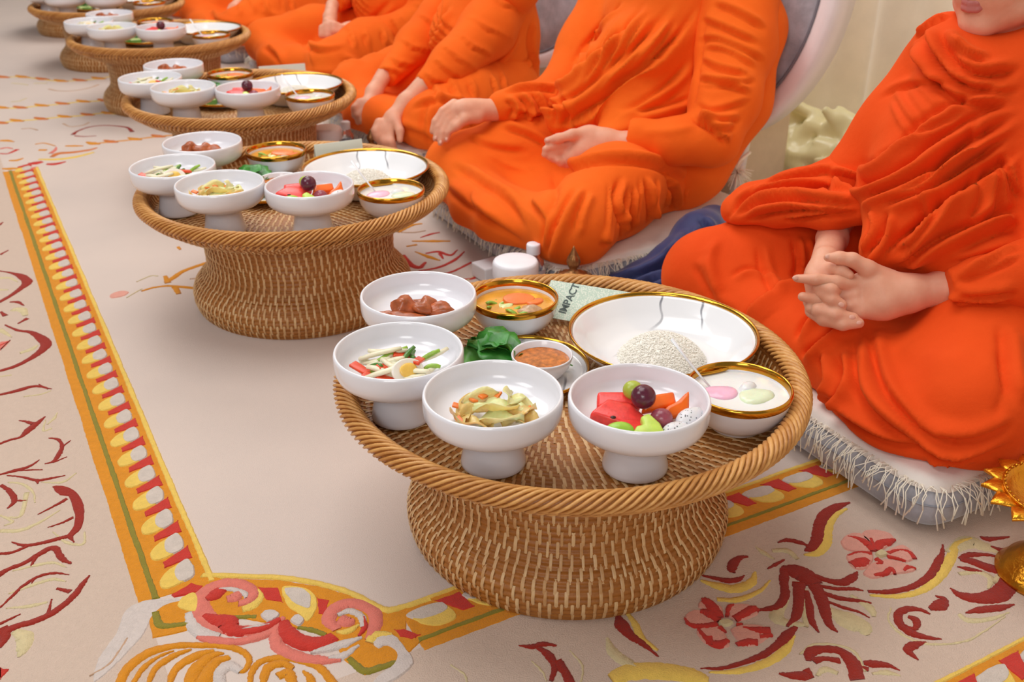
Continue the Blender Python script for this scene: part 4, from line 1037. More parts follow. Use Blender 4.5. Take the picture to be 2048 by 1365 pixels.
def lower_robe(b, vox, kL=(.26, .25), kR=(.26, -.25), sh=(.05, .06)):
    s = b.s; v = Vol(vox, .05); v.floor = SEAT + .0005
    v.ell(b(0, 0, .16), np.array((.15, .185, .12)) * s, b.M)
    v.chain([(b(.02, .09, .175), .095 * s), (b(kL[0] * .6, kL[1] * .75, .175), .09 * s), (b(kL[0], kL[1], .148), .078 * s)])
    v.chain([(b(.02, -.09, .175), .095 * s), (b(kR[0] * .6, kR[1] * .75, .175), .09 * s), (b(kR[0], kR[1], .148), .078 * s)])
    v.chain([(b(kL[0], kL[1] - .01, .135), .072 * s), (b(kL[0] + sh[0], .06, .115), .055 * s), (b(kL[0], -.10, .11), .05 * s)])
    v.chain([(b(kR[0], kR[1] + .01, .135), .072 * s), (b(kR[0] + sh[1], -.05, .112), .055 * s), (b(kR[0] + .02, .10, .11), .05 * s)])
    v.ell(b(.19, 0, .115), np.array((.15, .2, .055)) * s, b.M)
    return v
def head_parts(b, c, F=None, tilt=.25, s=1.0, vox=.0035):
    """c: chin point, F facing"""
    F, S_ = frame_of(F if F is not None else b.F[:2]); up = np.array([0, 0, 1.0])
    Ft = F * math.cos(tilt) - up * math.sin(tilt); Ut = up * math.cos(tilt) + F * math.sin(tilt)
    def P(x, y, z): return np.array(c) + s * (x * Ft + y * S_ + z * Ut)      # x fwd, y left, z up from the chin
    M = np.stack([Ft, S_, Ut], 1); v = Vol(vox, .018)
    v.ell(P(-.085, 0, .130), np.array((.092, .075, .092)) * s, M)
    v.ell(P(-.045, 0, .075), np.array((.058, .060, .085)) * s, M)
    v.chain([(P(-.012, .012, .010), .014 * s), (P(-.045, .046, .028), .014 * s), (P(-.085, .062, .065), .014 * s)])
    v.chain([(P(-.012, -.012, .010), .014 * s), (P(-.045, -.046, .028), .014 * s), (P(-.085, -.062, .065), .014 * s)])
    v.ell(P(-.010, 0, .010), np.array((.016, .020, .015)) * s, M)
    v.chain([(P(.008, 0, .070), .0125 * s), (P(-.004, 0, .112), .007 * s)], .010)
    v.ell(P(-.001, .011, .068), np.array((.009, .008, .007)) * s, M, .006); v.ell(P(-.001, -.011, .068), np.array((.009, .008, .007)) * s, M, .006)
    v.chain([(P(-.008, .030, .122), .009 * s), (P(-.004, .010, .120), .009 * s)], .01); v.chain([(P(-.008, -.030, .122), .009 * s), (P(-.004, -.010, .120), .009 * s)], .01)
    for y in (1, -1):
        v.ell(P(-.014, .030 * y, .108), np.array((.010, .014, .008)) * s, M, .004)
        v.ell(P(-.095, .076 * y, .100), np.array((.018, .007, .030)) * s, M, .006)
    v.chain([(P(-.07, 0, .03), .050 * s), (P(-.10, 0, -.06), .054 * s), (np.array(b(-.03, 0, .44)), .06)])
    lips = Vol(vox * .6, .003)
    for z, r in ((.0385, .0052), (.0480, .0046)):
        lips.chain([(P(-.003, .022, .0435), .0025 * s), (P(.0065, .010, z), r * s), (P(.0095, 0, z - (.001 if z > .04 else 0)), r * s), (P(.0065, -.010, z), r * s), (P(-.003, -.022, .0435), .0025 * s)])
    return v.skin(2), lips.skin(1), P
M_EYE = plain('eye', (58, 40, 34), .1, rough=.3); M_BROW = plain('eyebrow', (64, 46, 38), .1, rough=.8)
def face(root, P):
    """eyes, brows on a head laid out by P (x forward, y left, z up from the chin)"""
    o = P(0, 0, 0); M = np.stack([P(1, 0, 0) - o, P(0, 1, 0) - o, P(0, 0, 1) - o], 1)
    for s_ in (1, -1):
        v, f_ = blob(.006, .0125, .0042, 1, 0, 2); keep(MB().add([tuple(P(-.0005, .030 * s_, .1065) + M @ np.array(q)) for q in v], f_).build('eye', M_EYE), root)
        v, f_ = tube([P(.008, .012 * s_, .124), P(.006, .026 * s_, .1275), P(-.005, .046 * s_, .123)], [.0028, .0034, .0016], 6); keep(MB().add(v, f_).build('eyebrow', M_BROW), root)
def inner_body(b, arms, vox=.012, x0=-.03, w=.09):
    v = Vol(vox, .03); v.chain([(b(x0, 0, .16), .09 * b.s), (b(x0, 0, .30), .075 * b.s), (b(x0, 0, .44), .075 * b.s)])
    v.chain([(b(x0, w, .45), .04), (b(x0, -w, .45), .04)])
    for ch in arms: v.chain(ch)
    return v.skin(1)
def hand_vol(vox=.0022, k=.0045): return Vol(vox, k)

# ================= first person, right front
b1 = Body((.735, 1.615), (-.85, -.527))
G = gd
lo1 = lower_robe(b1, .0045, (.295, .295), (.29, -.255), (-.03, .0))
lo1.chain([(G(1725, 800, 1.50), .045), (G(1800, 845, 1.45), .055), (G(1960, 845, 1.43), .065)])
c1 = Cloth(lo1)
f = c1.fold
f([(1745,650),(1755,720),(1790,800),(1880,870),(2000,880)], .006, .010); f([(1680,700),(1690,760),(1670,820),(1690,870)], .007, .010); f([(1720,660),(1715,720),(1735,800),(1800,860),(1900,900),(2010,905)], .008, .012)
f([(1640,770),(1690,830),(1780,880),(1920,905),(2040,880)], .006, .008); f([(1700,645),(1650,680),(1600,720)], .007, .009); f([(1615,560),(1560,580),(1510,615),(1480,650)], .007, .009, 's'); f([(1680,600),(1620,640),(1590,690)], .006, .009)
f([(1440,470),(1420,520),(1440,590),(1480,620)], .004, .010, 'r'); f([(1520,480),(1530,540),(1560,600)], .004, .009); f([(1590,470),(1600,530),(1590,560)], .006, .008); f([(1610,470),(1618,520),(1605,560)], .005, .006); f([(1390,520),(1440,600)], .003, .012)
f([(1560,560),(1500,540),(1460,560)], .003, .008); f([(1640,700),(1655,760),(1640,800)], .006, .008); f([(2005,690),(2010,780),(1980,860)], .004, .012, 'v'); f([(2010,640),(2020,740),(2040,820)], .004, .012); f([(1860,860),(1950,870),(2030,840)], .004, .010)
f([(1800,690),(1880,720),(1960,700)], .002, .02, 'r'); f([(1690,870),(1800,915),(1950,925)], .006, .008, 's')
c1.rumple(.0018, 28, 1)
P1 = tag(empty('person', tuple(b1.p)), 'person in orange robe at the right with clasped hands and chin in view', 'person', 'people in orange robes seated on cushions')
def keep(o, root):
    o.parent = root; o.matrix_parent_inverse = Matrix.Translation(-Vector(root.location)); return o
def robe(name, cl, root, relax=1, label=None):
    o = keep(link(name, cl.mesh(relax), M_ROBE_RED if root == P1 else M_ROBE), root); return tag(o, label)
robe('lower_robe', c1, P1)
u1 = Vol(.0045, .035)
u1.chain([(G(2000, 560, 1.62), .13), (G(1985, 400, 1.60), .14), (G(1980, 250, 1.58), .13), (G(1990, 160, 1.57), .09)])
u1.chain([(G(1880, 145, 1.62), .068), (G(1800, 260, 1.66), .066), (G(1720, 350, 1.70), .060)])
u1.chain([(G(1870, 300, 1.58), .09), (G(1840, 400, 1.56), .085), (G(1800, 470, 1.54), .045), (G(1760, 500, 1.53), .030)])
u1.chain([(G(1900, 460, 1.52), .08), (G(1960, 520, 1.48), .06)])
u1.chain([(G(2180, 150, 1.46), .08), (G(2190, 400, 1.42), .07), (G(2150, 530, 1.40), .055)])
u1.chain([(G(1895, 80, 1.57), .042), (G(1905, 118, 1.53), .038), (G(1965, 150, 1.50), .038), (G(2060, 140, 1.48), .042), (G(2140, 80, 1.48), .05)])
c2 = Cloth(u1)
f = c2.fold
# cowl
f([(1850,60),(1870,110),(1930,165),(2010,180),(2048,165)], .007, .009); f([(1885,60),(1910,110),(1960,145),(2048,130)], .008, .009); f([(1900,85),(1935,110),(1980,125)], .006, .007); f([(1815,80),(1850,140),(1930,200),(2048,205)], .006, .010)
f([(1830,75),(1870,45),(1900,30)], .004, .006)
# long diagonals falling from the far shoulder
f([(1750,200),(1800,175),(1880,160),(1960,165)], .003, .008); f([(2048,150),(1960,190),(1860,240),(1780,310),(1700,345)], .005, .010)
f([(2048,195),(1960,235),(1880,285),(1800,345),(1720,380)], .008, .010); f([(2048,230),(1950,285),(1860,345),(1780,385),(1720,405)], .009, .009)
f([(2030,270),(1960,320),(1890,370),(1820,400),(1750,420)], .008, .008); f([(1960,215),(1850,270),(1740,320)], .004, .008); f([(1990,260),(1930,310),(1850,370),(1780,400)], .006, .007)
f([(2048,300),(1980,350),(1900,400),(1850,440),(1740,540)], .012, .012, 's')
f([(1960,230),(1940,280),(1890,330),(1850,380)], .006, .008); f([(1980,330),(1990,400),(2020,440)], .005, .009); f([(1890,370),(1880,430),(1840,480),(1770,520)], .006, .009); f([(1840,380),(1850,440),(1800,490)], .005, .008)
f([(1940,340),(1960,410),(1940,450)], .006, .009); f([(2000,300),(2020,360),(2048,400)], .005, .008); f([(2048,420),(1960,450),(1870,490),(1790,535)], .010, .009); f([(2048,445),(1970,475),(1900,510)], .007, .008, 'v'); f([(2048,500),(1960,520),(1890,540)], .006, .008)
f([(1780,420),(1770,470),(1730,520)], .007, .007); f([(1740,420),(1745,460),(1715,510)], .006, .006)
c2.fan([(1770,190),(1800,260),(1850,330)], [(1830,110),(1900,190),(1980,240)], 5, .003, .006, 'r', 3)
c2.rumple(.0018, 30, 2)
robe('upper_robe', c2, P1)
d1 = Vol(.004, .02)       # cloth hanging over the far forearm
d1.chain([(G(1770, 330, 1.70), .045), (G(1690, 372, 1.71), .052), (G(1590, 396, 1.74), .046), (G(1505, 408, 1.77), .034), (G(1470, 420, 1.78), .026)])
d1.chain([(G(1740, 405, 1.61), .036), (G(1660, 418, 1.635), .032), (G(1560, 424, 1.70), .024), (G(1475, 432, 1.75), .014)])
c3 = Cloth(d1); f = c3.fold
f([(1450,440),(1500,385),(1570,360),(1660,350)], .006, .008, 'v'); f([(1455,425),(1490,395),(1550,375),(1640,372),(1720,380)], .007, .008); f([(1460,430),(1520,405),(1600,398),(1680,405),(1740,400)], .008, .008); f([(1480,440),(1560,420),(1660,418),(1730,420)], .008, .007)
f([(1640,340),(1690,355),(1740,385)], .006, .007); f([(1520,370),(1600,350),(1680,335)], .004, .007); f([(1560,440),(1640,430),(1720,425)], .006, .006); f([(1660,345),(1720,365),(1770,385)], .006, .006)
c3.rumple(.001, 50, 3)
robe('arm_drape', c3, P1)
s1 = Vol(.004, .02)
s1.chain([(G(2190, 545, 1.40), .060), (G(2060, 548, 1.42), .046), (G(1965, 565, 1.44), .035), (G(1907, 576, 1.452), .0285)]); s1.cuts.append((G(1899, 577, 1.452), (G(1899, 577, 1.452) - G(2000, 560, 1.44)) / np.linalg.norm(G(1899, 577, 1.452) - G(2000, 560, 1.44))))
c4 = Cloth(s1); f = c4.fold
f([(1905,560),(1960,545),(2048,505)], .004, .008); f([(1910,590),(1960,590),(2040,580)], .004, .008); f([(1930,550),(1990,520),(2048,490)], .004, .007); f([(1900,600),(1950,605),(2030,600)], .004, .006)
c4.rumple(.0012, 45, 4)
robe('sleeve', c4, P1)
# hands: the nearer one lies on top, fingers woven through the other
Zm = lambda x, y: (1320 + .381 * x, 420 + .381 * y)
def H(x, y, d): return G(*Zm(x, y), d)
h1 = hand_vol()
h1.chain([(H(1700, 395, 1.475), .027), (H(1510, 408, 1.485), .0262), (H(1290, 440, 1.495), .0235)], .012)
h1.chain([(H(1290, 425, 1.495), .022), (H(1150, 400, 1.500), .023), (H(1050, 390, 1.505), .017)], .02)
h1.chain([(H(1290, 455, 1.495), .022), (H(1170, 490, 1.497), .022), (H(1060, 520, 1.503), .015)], .02)
h1.chain([(H(1200, 370, 1.497), .016), (H(1090, 310, 1.488), .013), (H(1010, 262, 1.484), .0105), (H(940, 252, 1.486), .0095), (H(880, 250, 1.490), .0062)])
h1.chain([(H(1040, 392, 1.500), .0125), (H(930, 378, 1.492), .0098), (H(820, 366, 1.494), .0088), (H(718, 360, 1.502), .0060)])
h1.chain([(H(1020, 440, 1.500), .0125), (H(920, 455, 1.506), .0095), (H(830, 472, 1.503), .0090), (H(748, 456, 1.500), .0072)])
h1.chain([(H(1030, 490, 1.500), .0120), (H(920, 520, 1.508), .0092), (H(830, 530, 1.506), .0086), (H(785, 515, 1.505), .0072)])
h1.chain([(H(1050, 530, 1.500), .0110), (H(960, 560, 1.510), .0082), (H(890, 565, 1.508), .0074), (H(860, 560, 1.507), .006)])
h2 = hand_vol()
h2.chain([(G(1640, 385, 1.80), .022), (H(935, 60, 1.725), .0245), (H(905, 150, 1.655), .0240), (H(870, 260, 1.575), .0220)], .012)
h2.chain([(H(870, 260, 1.545), .021), (H(850, 350, 1.530), .022), (H(840, 430, 1.525), .020)], .02)
h2.chain([(H(860, 300, 1.54), .016), (H(900, 305, 1.510), .0110), (H(950, 320, 1.494), .0098), (H(992, 343, 1.490), .0078)])
for k, ((x0, y0), (x1, y1), (x2, y2), (x3, y3)) in enumerate([((820, 405), (850, 440), (905, 470), (955, 498)), ((790, 480), (830, 525), (920, 550), (1015, 567)), ((800, 530), (860, 575), (960, 600), (1045, 595)), ((800, 350), (840, 395), (900, 420), (950, 428))]):
    h2.chain([(H(x0, y0, 1.520), .0115), (H(x1, y1, 1.500), .0100), (H(x2, y2, 1.488), .0096), (H(x3, y3, 1.487 if k != 3 else 1.51), .0078)])
hd, lips, HP = head_parts(b1, G(1944, 66, 1.495), (-.85, -.53), .22, 1.0)
core = inner_body(b1, [[(b1(-.03, .09, .44), .04), (G(2140, 520, 1.42), .04), (H(1560, 405, 1.482), .025)], [(b1(-.03, -.09, .44), .04), (G(1640, 385, 1.72), .02), (G(1560, 400, 1.76), .018)]])
bv, bq = join_meshes([h1.skin(2), h2.skin(2), hd, core])
keep(link('body', fast_mesh(bv, bq), M_SKIN), P1)
keep(link('lips', fast_mesh(*lips), M_LIP), P1); face(P1, HP)
def nail(px, py, d, ax, r=.0052):
    """small plate on a fingertip, ax = direction of the finger in the picture"""
    c = G(px, py, d); t = G(px + ax[0], py + ax[1], d) - c; t /= np.linalg.norm(t); n = -ray(px, py); n /= np.linalg.norm(n); n -= t * (t @ n); n /= np.linalg.norm(n); s_ = np.cross(n, t)
    v, f_ = blob(1, 1, 1, 1, 0, 2); v = [tuple(c + t * x * r * 1.15 + s_ * y * r * .8 + n * z * r * .35) for x, y, z in v]
    return v, f_
def nails(root, lst):
    for a in lst: keep(MB().add(*nail(*a)).build('fingernail', M_NAIL), root)
nails(P1, [(*Zm(712, 358), 1.4965, (-1, 0), .0046), (*Zm(952, 499), 1.4800, (1, .5), .0050), (*Zm(1008, 566), 1.4800, (1, .15), .0050), (*Zm(1044, 594), 1.480, (1, 0), .0044), (*Zm(885, 248), 1.4850, (-1, -.1), .0050)])

# ================= second person, centre
b2 = Body((.300, 2.345), (-.82, -.56))
lo2 = lower_robe(b2, .0055, (.375, .238), (.355, -.235))
c5 = Cloth(lo2); f = c5.fold
f([(1095,330),(1110,360),(1100,420),(1080,480)], .008, .014, 'v'); f([(1120,345),(1200,320),(1300,325),(1400,370)], .006, .014); f([(1250,350),(1230,400),(1245,450),(1240,500)], .006, .009); f([(1290,350),(1300,400),(1300,450),(1285,490)], .007, .009)
f([(1330,340),(1350,400),(1340,460)], .007, .010); f([(1370,330),(1390,390),(1375,440)], .006, .010); f([(1160,370),(1130,420),(1105,480),(1095,520)], .006, .010); f([(1180,380),(1160,430),(1150,480)], .004, .008)
f([(960,300),(1010,330),(1080,350)], .004, .012, 'r'); f([(900,320),(960,360),(1020,400),(1060,460)], .005, .014); f([(880,360),(940,410),(1000,450),(1060,490)], .004, .012); f([(1000,250),(1060,270),(1110,300)], .005, .010); f([(920,260),(980,290),(1060,300)], .003, .012)
f([(940,380),(960,420),(1000,450)], .004, .01); f([(1060,400),(1090,440),(1085,500)], .005, .010); f([(1200,480),(1260,500),(1360,470)], .005, .010, 's'); f([(1420,330),(1430,380),(1410,430)], .006, .010); f([(1270,370),(1265,430),(1275,490)], .005, .007)
c5.fan([(1210,360),(1200,430),(1190,490)], [(1400,330),(1380,400),(1350,460)], 6, .004, .007, 'f', 8)
c5.rumple(.002, 24, 5)
P2 = tag(empty('person', tuple(b2.p)), 'person in orange robe in the centre, one hand on knee, other open in lap', 'person', 'people in orange robes seated on cushions')
robe('lower_robe', c5, P2)
u2 = Vol(.0055, .04)
u2.chain([(G(1330, 300, 2.36), .15), (G(1335, 150, 2.36), .15), (G(1340, 20, 2.36), .145), (G(1340, -70, 2.36), .11), (G(1335, -130, 2.34), .07)])
u2.chain([(G(1240, -40, 2.46), .075), (G(1175, 90, 2.46), .065), (G(1110, 200, 2.42), .052), (G(1050, 212, 2.38), .044), (G(1004, 212, 2.355), .036)])
u2.chain([(G(1270, 120, 2.28), .10), (G(1190, 190, 2.30), .07), (G(1120, 240, 2.30), .035)])
u2.chain([(G(1290, 240, 2.25), .08), (G(1230, 280, 2.22), .045)])
u2.chain([(G(1470, -30, 2.27), .085), (G(1502, 60, 2.27), .072), (G(1470, 200, 2.29), .078), (G(1385, 325, 2.31), .085)])
c6 = Cloth(u2); f = c6.fold
f([(1360,0),(1300,70),(1220,140),(1160,190),(1090,225)], .008, .012); f([(1300,0),(1250,60),(1180,120),(1110,180)], .007, .011); f([(1400,10),(1360,70),(1300,130),(1230,190),(1160,235),(1090,260)], .012, .013, 's')
f([(1250,0),(1210,50),(1160,110)], .006, .010); f([(1215,30),(1180,90),(1140,150)], .005, .009); f([(1340,40),(1280,100),(1200,165)], .006, .010)
f([(1010,195),(1030,215),(1020,240)], .006, .007); f([(1035,185),(1060,215),(1050,245)], .007, .007); f([(1065,180),(1085,215),(1080,255)], .007, .007); f([(1000,185),(1060,175),(1120,180)], .005, .008); f([(1090,190),(1115,220),(1110,262)], .006, .008); f([(1120,190),(1140,225),(1130,260)], .006, .008); f([(1010,215),(1070,230),(1130,225)], .005, .006)
f([(1385,120),(1340,170),(1280,210),(1230,230)], .005, .010); f([(1390,200),(1330,215),(1270,230)], .006, .010); f([(1380,240),(1310,250),(1240,270),(1190,268)], .007, .010, 's'); f([(1400,60),(1395,120),(1390,180)], .006, .010, 'v'); f([(1250,225),(1300,215),(1370,180)], .006, .008, 'v')
c6.fan([(1190,30),(1150,110),(1110,190)], [(1380,20),(1290,130),(1180,230)], 9, .004, .007, 'f', 12)
c6.rumple(.002, 26, 6)
robe('upper_robe', c6, P2)
s2 = Vol(.005, .03)
s2.chain([(G(1480, -20, 2.24), .088), (G(1470, 90, 2.22), .086), (G(1450, 200, 2.18), .072), (G(1425, 275, 2.15), .058)])
s2.chain([(G(1425, 278, 2.15), .054), (G(1350, 283, 2.15), .046), (G(1275, 275, 2.17), .034), (G(1262, 274, 2.172), .033)]); _n = G(1258, 273, 2.172) - G(1340, 280, 2.15); s2.cuts.append((G(1258, 273, 2.172), _n / np.linalg.norm(_n)))
c7 = Cloth(s2); f = c7.fold
for q in [[(1400,40),(1450,50),(1520,90)], [(1395,80),(1440,85),(1530,120)], [(1395,120),(1440,140),(1510,150)], [(1390,165),(1440,175),(1520,160)], [(1385,200),(1430,215),(1500,200)], [(1385,225),(1420,250),(1490,230)], [(1420,10),(1470,20),(1540,60)], [(1400,100),(1460,105),(1520,140)], [(1390,150),(1450,160),(1500,190)], [(1400,240),(1440,265),(1480,250)]]:
    f([(x + 6 * math.sin(y * .7), y + 5 * math.sin(x * .3)) for x, y in q], random.Random(q[0][1]).uniform(.0025, .0055), .009)
f([(1390,235),(1420,255),(1460,290)], .008, .009, 's'); f([(1280,260),(1340,262),(1400,250)], .002, .010, 'r'); f([(1410,20),(1400,100),(1385,220)], .005, .010, 'v')
c7.rumple(.002, 36, 7)
robe('sleeve', c7, P2)
Zn = lambda x, y: (850 + .415 * x, .415 * y)
def H(x, y, d): return G(*Zn(x, y), d)
h1 = hand_vol(.003, .007)
h1.chain([(H(460, 525, 2.375), .026), (H(330, 530, 2.350), .0235), (H(250, 530, 2.335), .0225)], .012)
h1.chain([(H(260, 535, 2.335), .0225), (H(190, 530, 2.325), .021), (H(130, 535, 2.325), .017)], .02)
h1.chain([(H(250, 560, 2.325), .018), (H(190, 575, 2.310), .0125), (H(150, 608, 2.305), .0105), (H(128, 628, 2.305), .0078)])
for q in [[(140, 500), (85, 535), (50, 585), (34, 634)], [(148, 514), (98, 556), (66, 612), (50, 670)], [(154, 530), (112, 580), (86, 634), (74, 692)], [(160, 545), (128, 598), (110, 640), (104, 674)]]:
    h1.chain([(H(*q[0], 2.322), .0115), (H(*q[1], 2.310), .0092), (H(*q[2], 2.308), .0086), (H(*q[3], 2.312), .0066)], .003)
h2 = hand_vol(.003, .007)
h2.chain([(H(1080, 700, 2.16), .026), (H(980, 690, 2.165), .0235), (H(870, 680, 2.17), .0225)], .012)
h2.chain([(H(870, 675, 2.17), .0225), (H(790, 665, 2.175), .023), (H(720, 665, 2.18), .018)], .02); h2.chain([(H(850, 700, 2.17), .022), (H(770, 730, 2.175), .021), (H(700, 760, 2.18), .016)], .02)
h2.chain([(H(800, 640, 2.165), .0145), (H(710, 650, 2.155), .0115), (H(640, 668, 2.155), .0098), (H(590, 678, 2.158), .0076)])
for k, q in enumerate([[(760, 700), (670, 700), (610, 708), (580, 720)], [(750, 730), (660, 728), (600, 738), (578, 745)], [(740, 755), (660, 765), (620, 765), (600, 758)], [(730, 775), (680, 790), (655, 785), (640, 775)]]):
    h2.chain([(H(*q[0], 2.180), .0125), (H(*q[1], 2.174 + .004 * k), .0098), (H(*q[2], 2.164 + .004 * k), .0092), (H(*q[3], 2.158 + .004 * k), .0078)], .003)
hd, lips, HP = head_parts(b2, b2(.03, 0, .610), None, .22, 1.0, .006)
core = inner_body(b2, [[(G(1480, 0, 2.27), .02), (G(1455, 180, 2.20), .02), (G(1425, 278, 2.15), .03), (G(1310, 280, 2.158), .02)], [(G(1240, -40, 2.46), .03), (G(1175, 90, 2.46), .03), (G(1110, 200, 2.42), .03), (G(1040, 212, 2.37), .02)]], .012, -.10, .05)
bv, bq = join_meshes([h1.skin(2), h2.skin(2), hd, core])
keep(link('body', fast_mesh(bv, bq), M_SKIN), P2); keep(link('lips', fast_mesh(*lips), M_LIP), P2); face(P2, HP)
nails(P2, [(*Zn(51, 664), 2.305, (-.3, 1), .0044), (*Zn(75, 686), 2.305, (-.2, 1), .0044), (*Zn(104, 669), 2.305, (-.1, 1), .0044), (*Zn(592, 676), 2.150, (-1, .1), .005)])
# ================= the people farther along the row
def far_person(label, b, vox, arms, hands, lowfolds, upfolds, k=((.34, .25), (.34, -.24)), seed=0, drape=None):
    P = tag(empty('person', tuple(b.p)), label, 'person', 'people in orange robes seated on cushions')
    c = Cloth(lower_robe(b, vox, *k))
    for q, h, w in lowfolds: c.fold(q, h, w)
    for i, sgn in ((0, 1), (1, -1)):
        for t in range(5):
            x = .08 + .06 * t
            c.press(c.near([tuple(b(x, sgn * (.10 + .02 * t), .26)), tuple(b(x + .03, sgn * (.2 + .02 * t), .2)), tuple(b(x + .04, sgn * .26, .1))]), .004, .010, 'f')
    c.rumple(.0035, 24, seed); robe('lower_robe', c, P)
    u = Vol(vox, .04)
    u.chain([(b(-.02, 0, .20), .145), (b(-.02, 0, .32), .135), (b(-.01, 0, .43), .12), (b(0, 0, .51), .07)])
    u.chain([(b(-.02, .13, .46), .07), (b(-.02, -.13, .46), .07)]); u.ell(b(.04, 0, .30), (.14, .15, .14), b.M)
    for ch in (drape or []): u.chain(ch)
    c = Cloth(u)
    for q, h, w in upfolds: c.fold(q, h, w)
    for t in range(9):       # diagonal drape across the chest
        o = t * .035
        c.press(c.near([tuple(b(.2, -.14 + o * .3, .50 - o)), tuple(b(.24, 0, .42 - o)), tuple(b(.2, .12, .34 - o))]), .004, .010, 'f')
    c.rumple(.003, 26, seed + 1); robe('upper_robe', c, P)
    for ch in arms:
        s = Vol(vox, .03); s.chain(ch); e, e0 = ch[-1][0], ch[-2][0]; n = (e - e0) / np.linalg.norm(e - e0); s.cuts.append((e + n * .004, n)); c = Cloth(s)
        A0 = np.array([q[0] for q in ch]); L = catmull(A0, 5)
        for i in range(1, len(L) - 1, 2):
            t_ = L[min(i + 1, len(L) - 1)] - L[i - 1]; t_ /= np.linalg.norm(t_) + 1e-9; cam_ = np.array([0, 0, CAM_H]) - L[i]; cam_ /= np.linalg.norm(cam_); sd = np.cross(t_, cam_); sd /= np.linalg.norm(sd) + 1e-9
            c.press(c.near([L[i] + sd * .08 + cam_ * .05 + t_ * .02, L[i] + cam_ * .1, L[i] - sd * .08 + cam_ * .05 - t_ * .03]), .0026, .009, 'f')
        c.rumple(.002, 36, seed + 2); robe('sleeve', c, P)
    parts = []
    for hv in hands: parts.append(hv.skin(2))
    hd, lips, HP = head_parts(b, b(.05, 0, .60), None, .25, 1.0, .007)
    parts += [hd, inner_body(b, [[(b(-.03, .09, .44), .035)] + [(q[0], .028) for q in arms[0][1:]]] if arms else [])]
    keep(link('body', fast_mesh(*join_meshes(parts)), M_SKIN), P); keep(link('lips', fast_mesh(*lips), M_LIP), P); face(P, HP)
    return P
FD = (-.82, -.56)
# third
b3 = Body((-.075, 3.165), FD)
h = hand_vol(.004, .008)
h.chain([(G(850, 165, 2.80), .026), (G(812, 205, 2.79), .024), (G(785, 238, 2.775), .022), (G(772, 258, 2.77), .020)], .015)
for q in [[(762, 250), (756, 272), (762, 290)], [(770, 258), (768, 282), (775, 298)], [(780, 260), (782, 284), (790, 300)], [(758, 245), (750, 262), (752, 278)]]: h.chain([(G(*q[0], 2.765), .013), (G(*q[1], 2.755), .0105), (G(*q[2], 2.77), .008)])
h.chain([(G(792, 240, 2.76), .014), (G(800, 262, 2.745), .011), (G(800, 280, 2.745), .009)])
g = hand_vol(.004, .008)
g.chain([(G(768, 150, 2.98), .024), (G(748, 185, 2.95), .023), (G(738, 210, 2.93), .022), (G(732, 225, 2.92), .019)], .015)
for q in [[(724, 215), (716, 230), (716, 245)], [(732, 225), (728, 242), (730, 254)], [(740, 228), (740, 246), (744, 258)], [(720, 205), (710, 216), (708, 232)]]: g.chain([(G(*q[0], 2.92), .013), (G(*q[1], 2.91), .0105), (G(*q[2], 2.92), .008)])
far_person('person in orange robe leaning on both hands behind the second table', b3, .007,
           [[(G(1040, -50, 3.05), .085), (G(975, 60, 2.93), .080), (G(905, 130, 2.84), .062), (G(846, 172, 2.80), .034)], [(G(930, -40, 3.2), .07), (G(830, 90, 3.08), .055), (G(772, 155, 2.98), .034)]], [h, g],
           [([(820,215),(880,200),(960,215)], .005, .012), ([(800,250),(850,270),(900,300)], .004, .012), ([(860,200),(850,250),(870,300)], .004, .012), ([(930,200),(950,250),(940,290)], .005, .012)],
           [([(1080,20),(1060,80),(1075,150)], .006, .012), ([(1010,0),(990,80),(960,160)], .006, .012), ([(900,10),(880,60),(840,120)], .006, .012), ([(1040,60),(1000,120),(950,170)], .006, .012), ([(1070,110),(1030,150),(960,180)], .006, .01)], seed=11)
# fourth
b4 = Body((-.430, 4.02), FD)
h = hand_vol(.0045, .008)
h.chain([(G(740, 52, 3.66), .026), (G(700, 58, 3.65), .024), (G(672, 62, 3.64), .022)], .015)
h.chain([(G(665, 10, 3.72), .024), (G(660, 35, 3.68), .023), (G(662, 52, 3.65), .021)], .015)
for i in range(4): h.chain([(G(672, 52 + 6 * i, 3.63), .012), (G(655, 50 + 7 * i, 3.62), .0105), (G(642, 54 + 6 * i, 3.63), .009)])
for i in range(3): h.chain([(G(652, 40 + 6 * i, 3.64), .012), (G(668, 48 + 7 * i, 3.615), .0105), (G(682, 52 + 6 * i, 3.62), .009)])
far_person('person in orange robe with hands folded in lap behind the third table', b4, .008,
           [[(b4(-.02, .14, .45), .080), (G(862, 20, 3.72), .070), (G(800, 56, 3.66), .052), (G(728, 56, 3.655), .035)], [(b4(-.02, -.14, .45), .07), (G(710, -20, 3.92), .055), (G(668, 8, 3.73), .034)]], [h],
           [([(530,90),(560,120),(570,170)], .006, .014), ([(570,170),(620,150),(700,150),(780,160)], .006, .014), ([(590,80),(640,100),(700,90)], .006, .012), ([(640,60),(620,110),(640,150)], .005, .012), ([(680,110),(720,140),(730,180)], .006, .012), ([(760,70),(800,110),(860,110)], .006, .012), ([(740,100),(790,130),(850,125)], .006, .012)],
           [([(790,0),(760,30),(720,70)], .006, .014), ([(850,10),(830,50),(790,90)], .006, .014)], ((.40, .25), (.44, -.27)), seed=21)
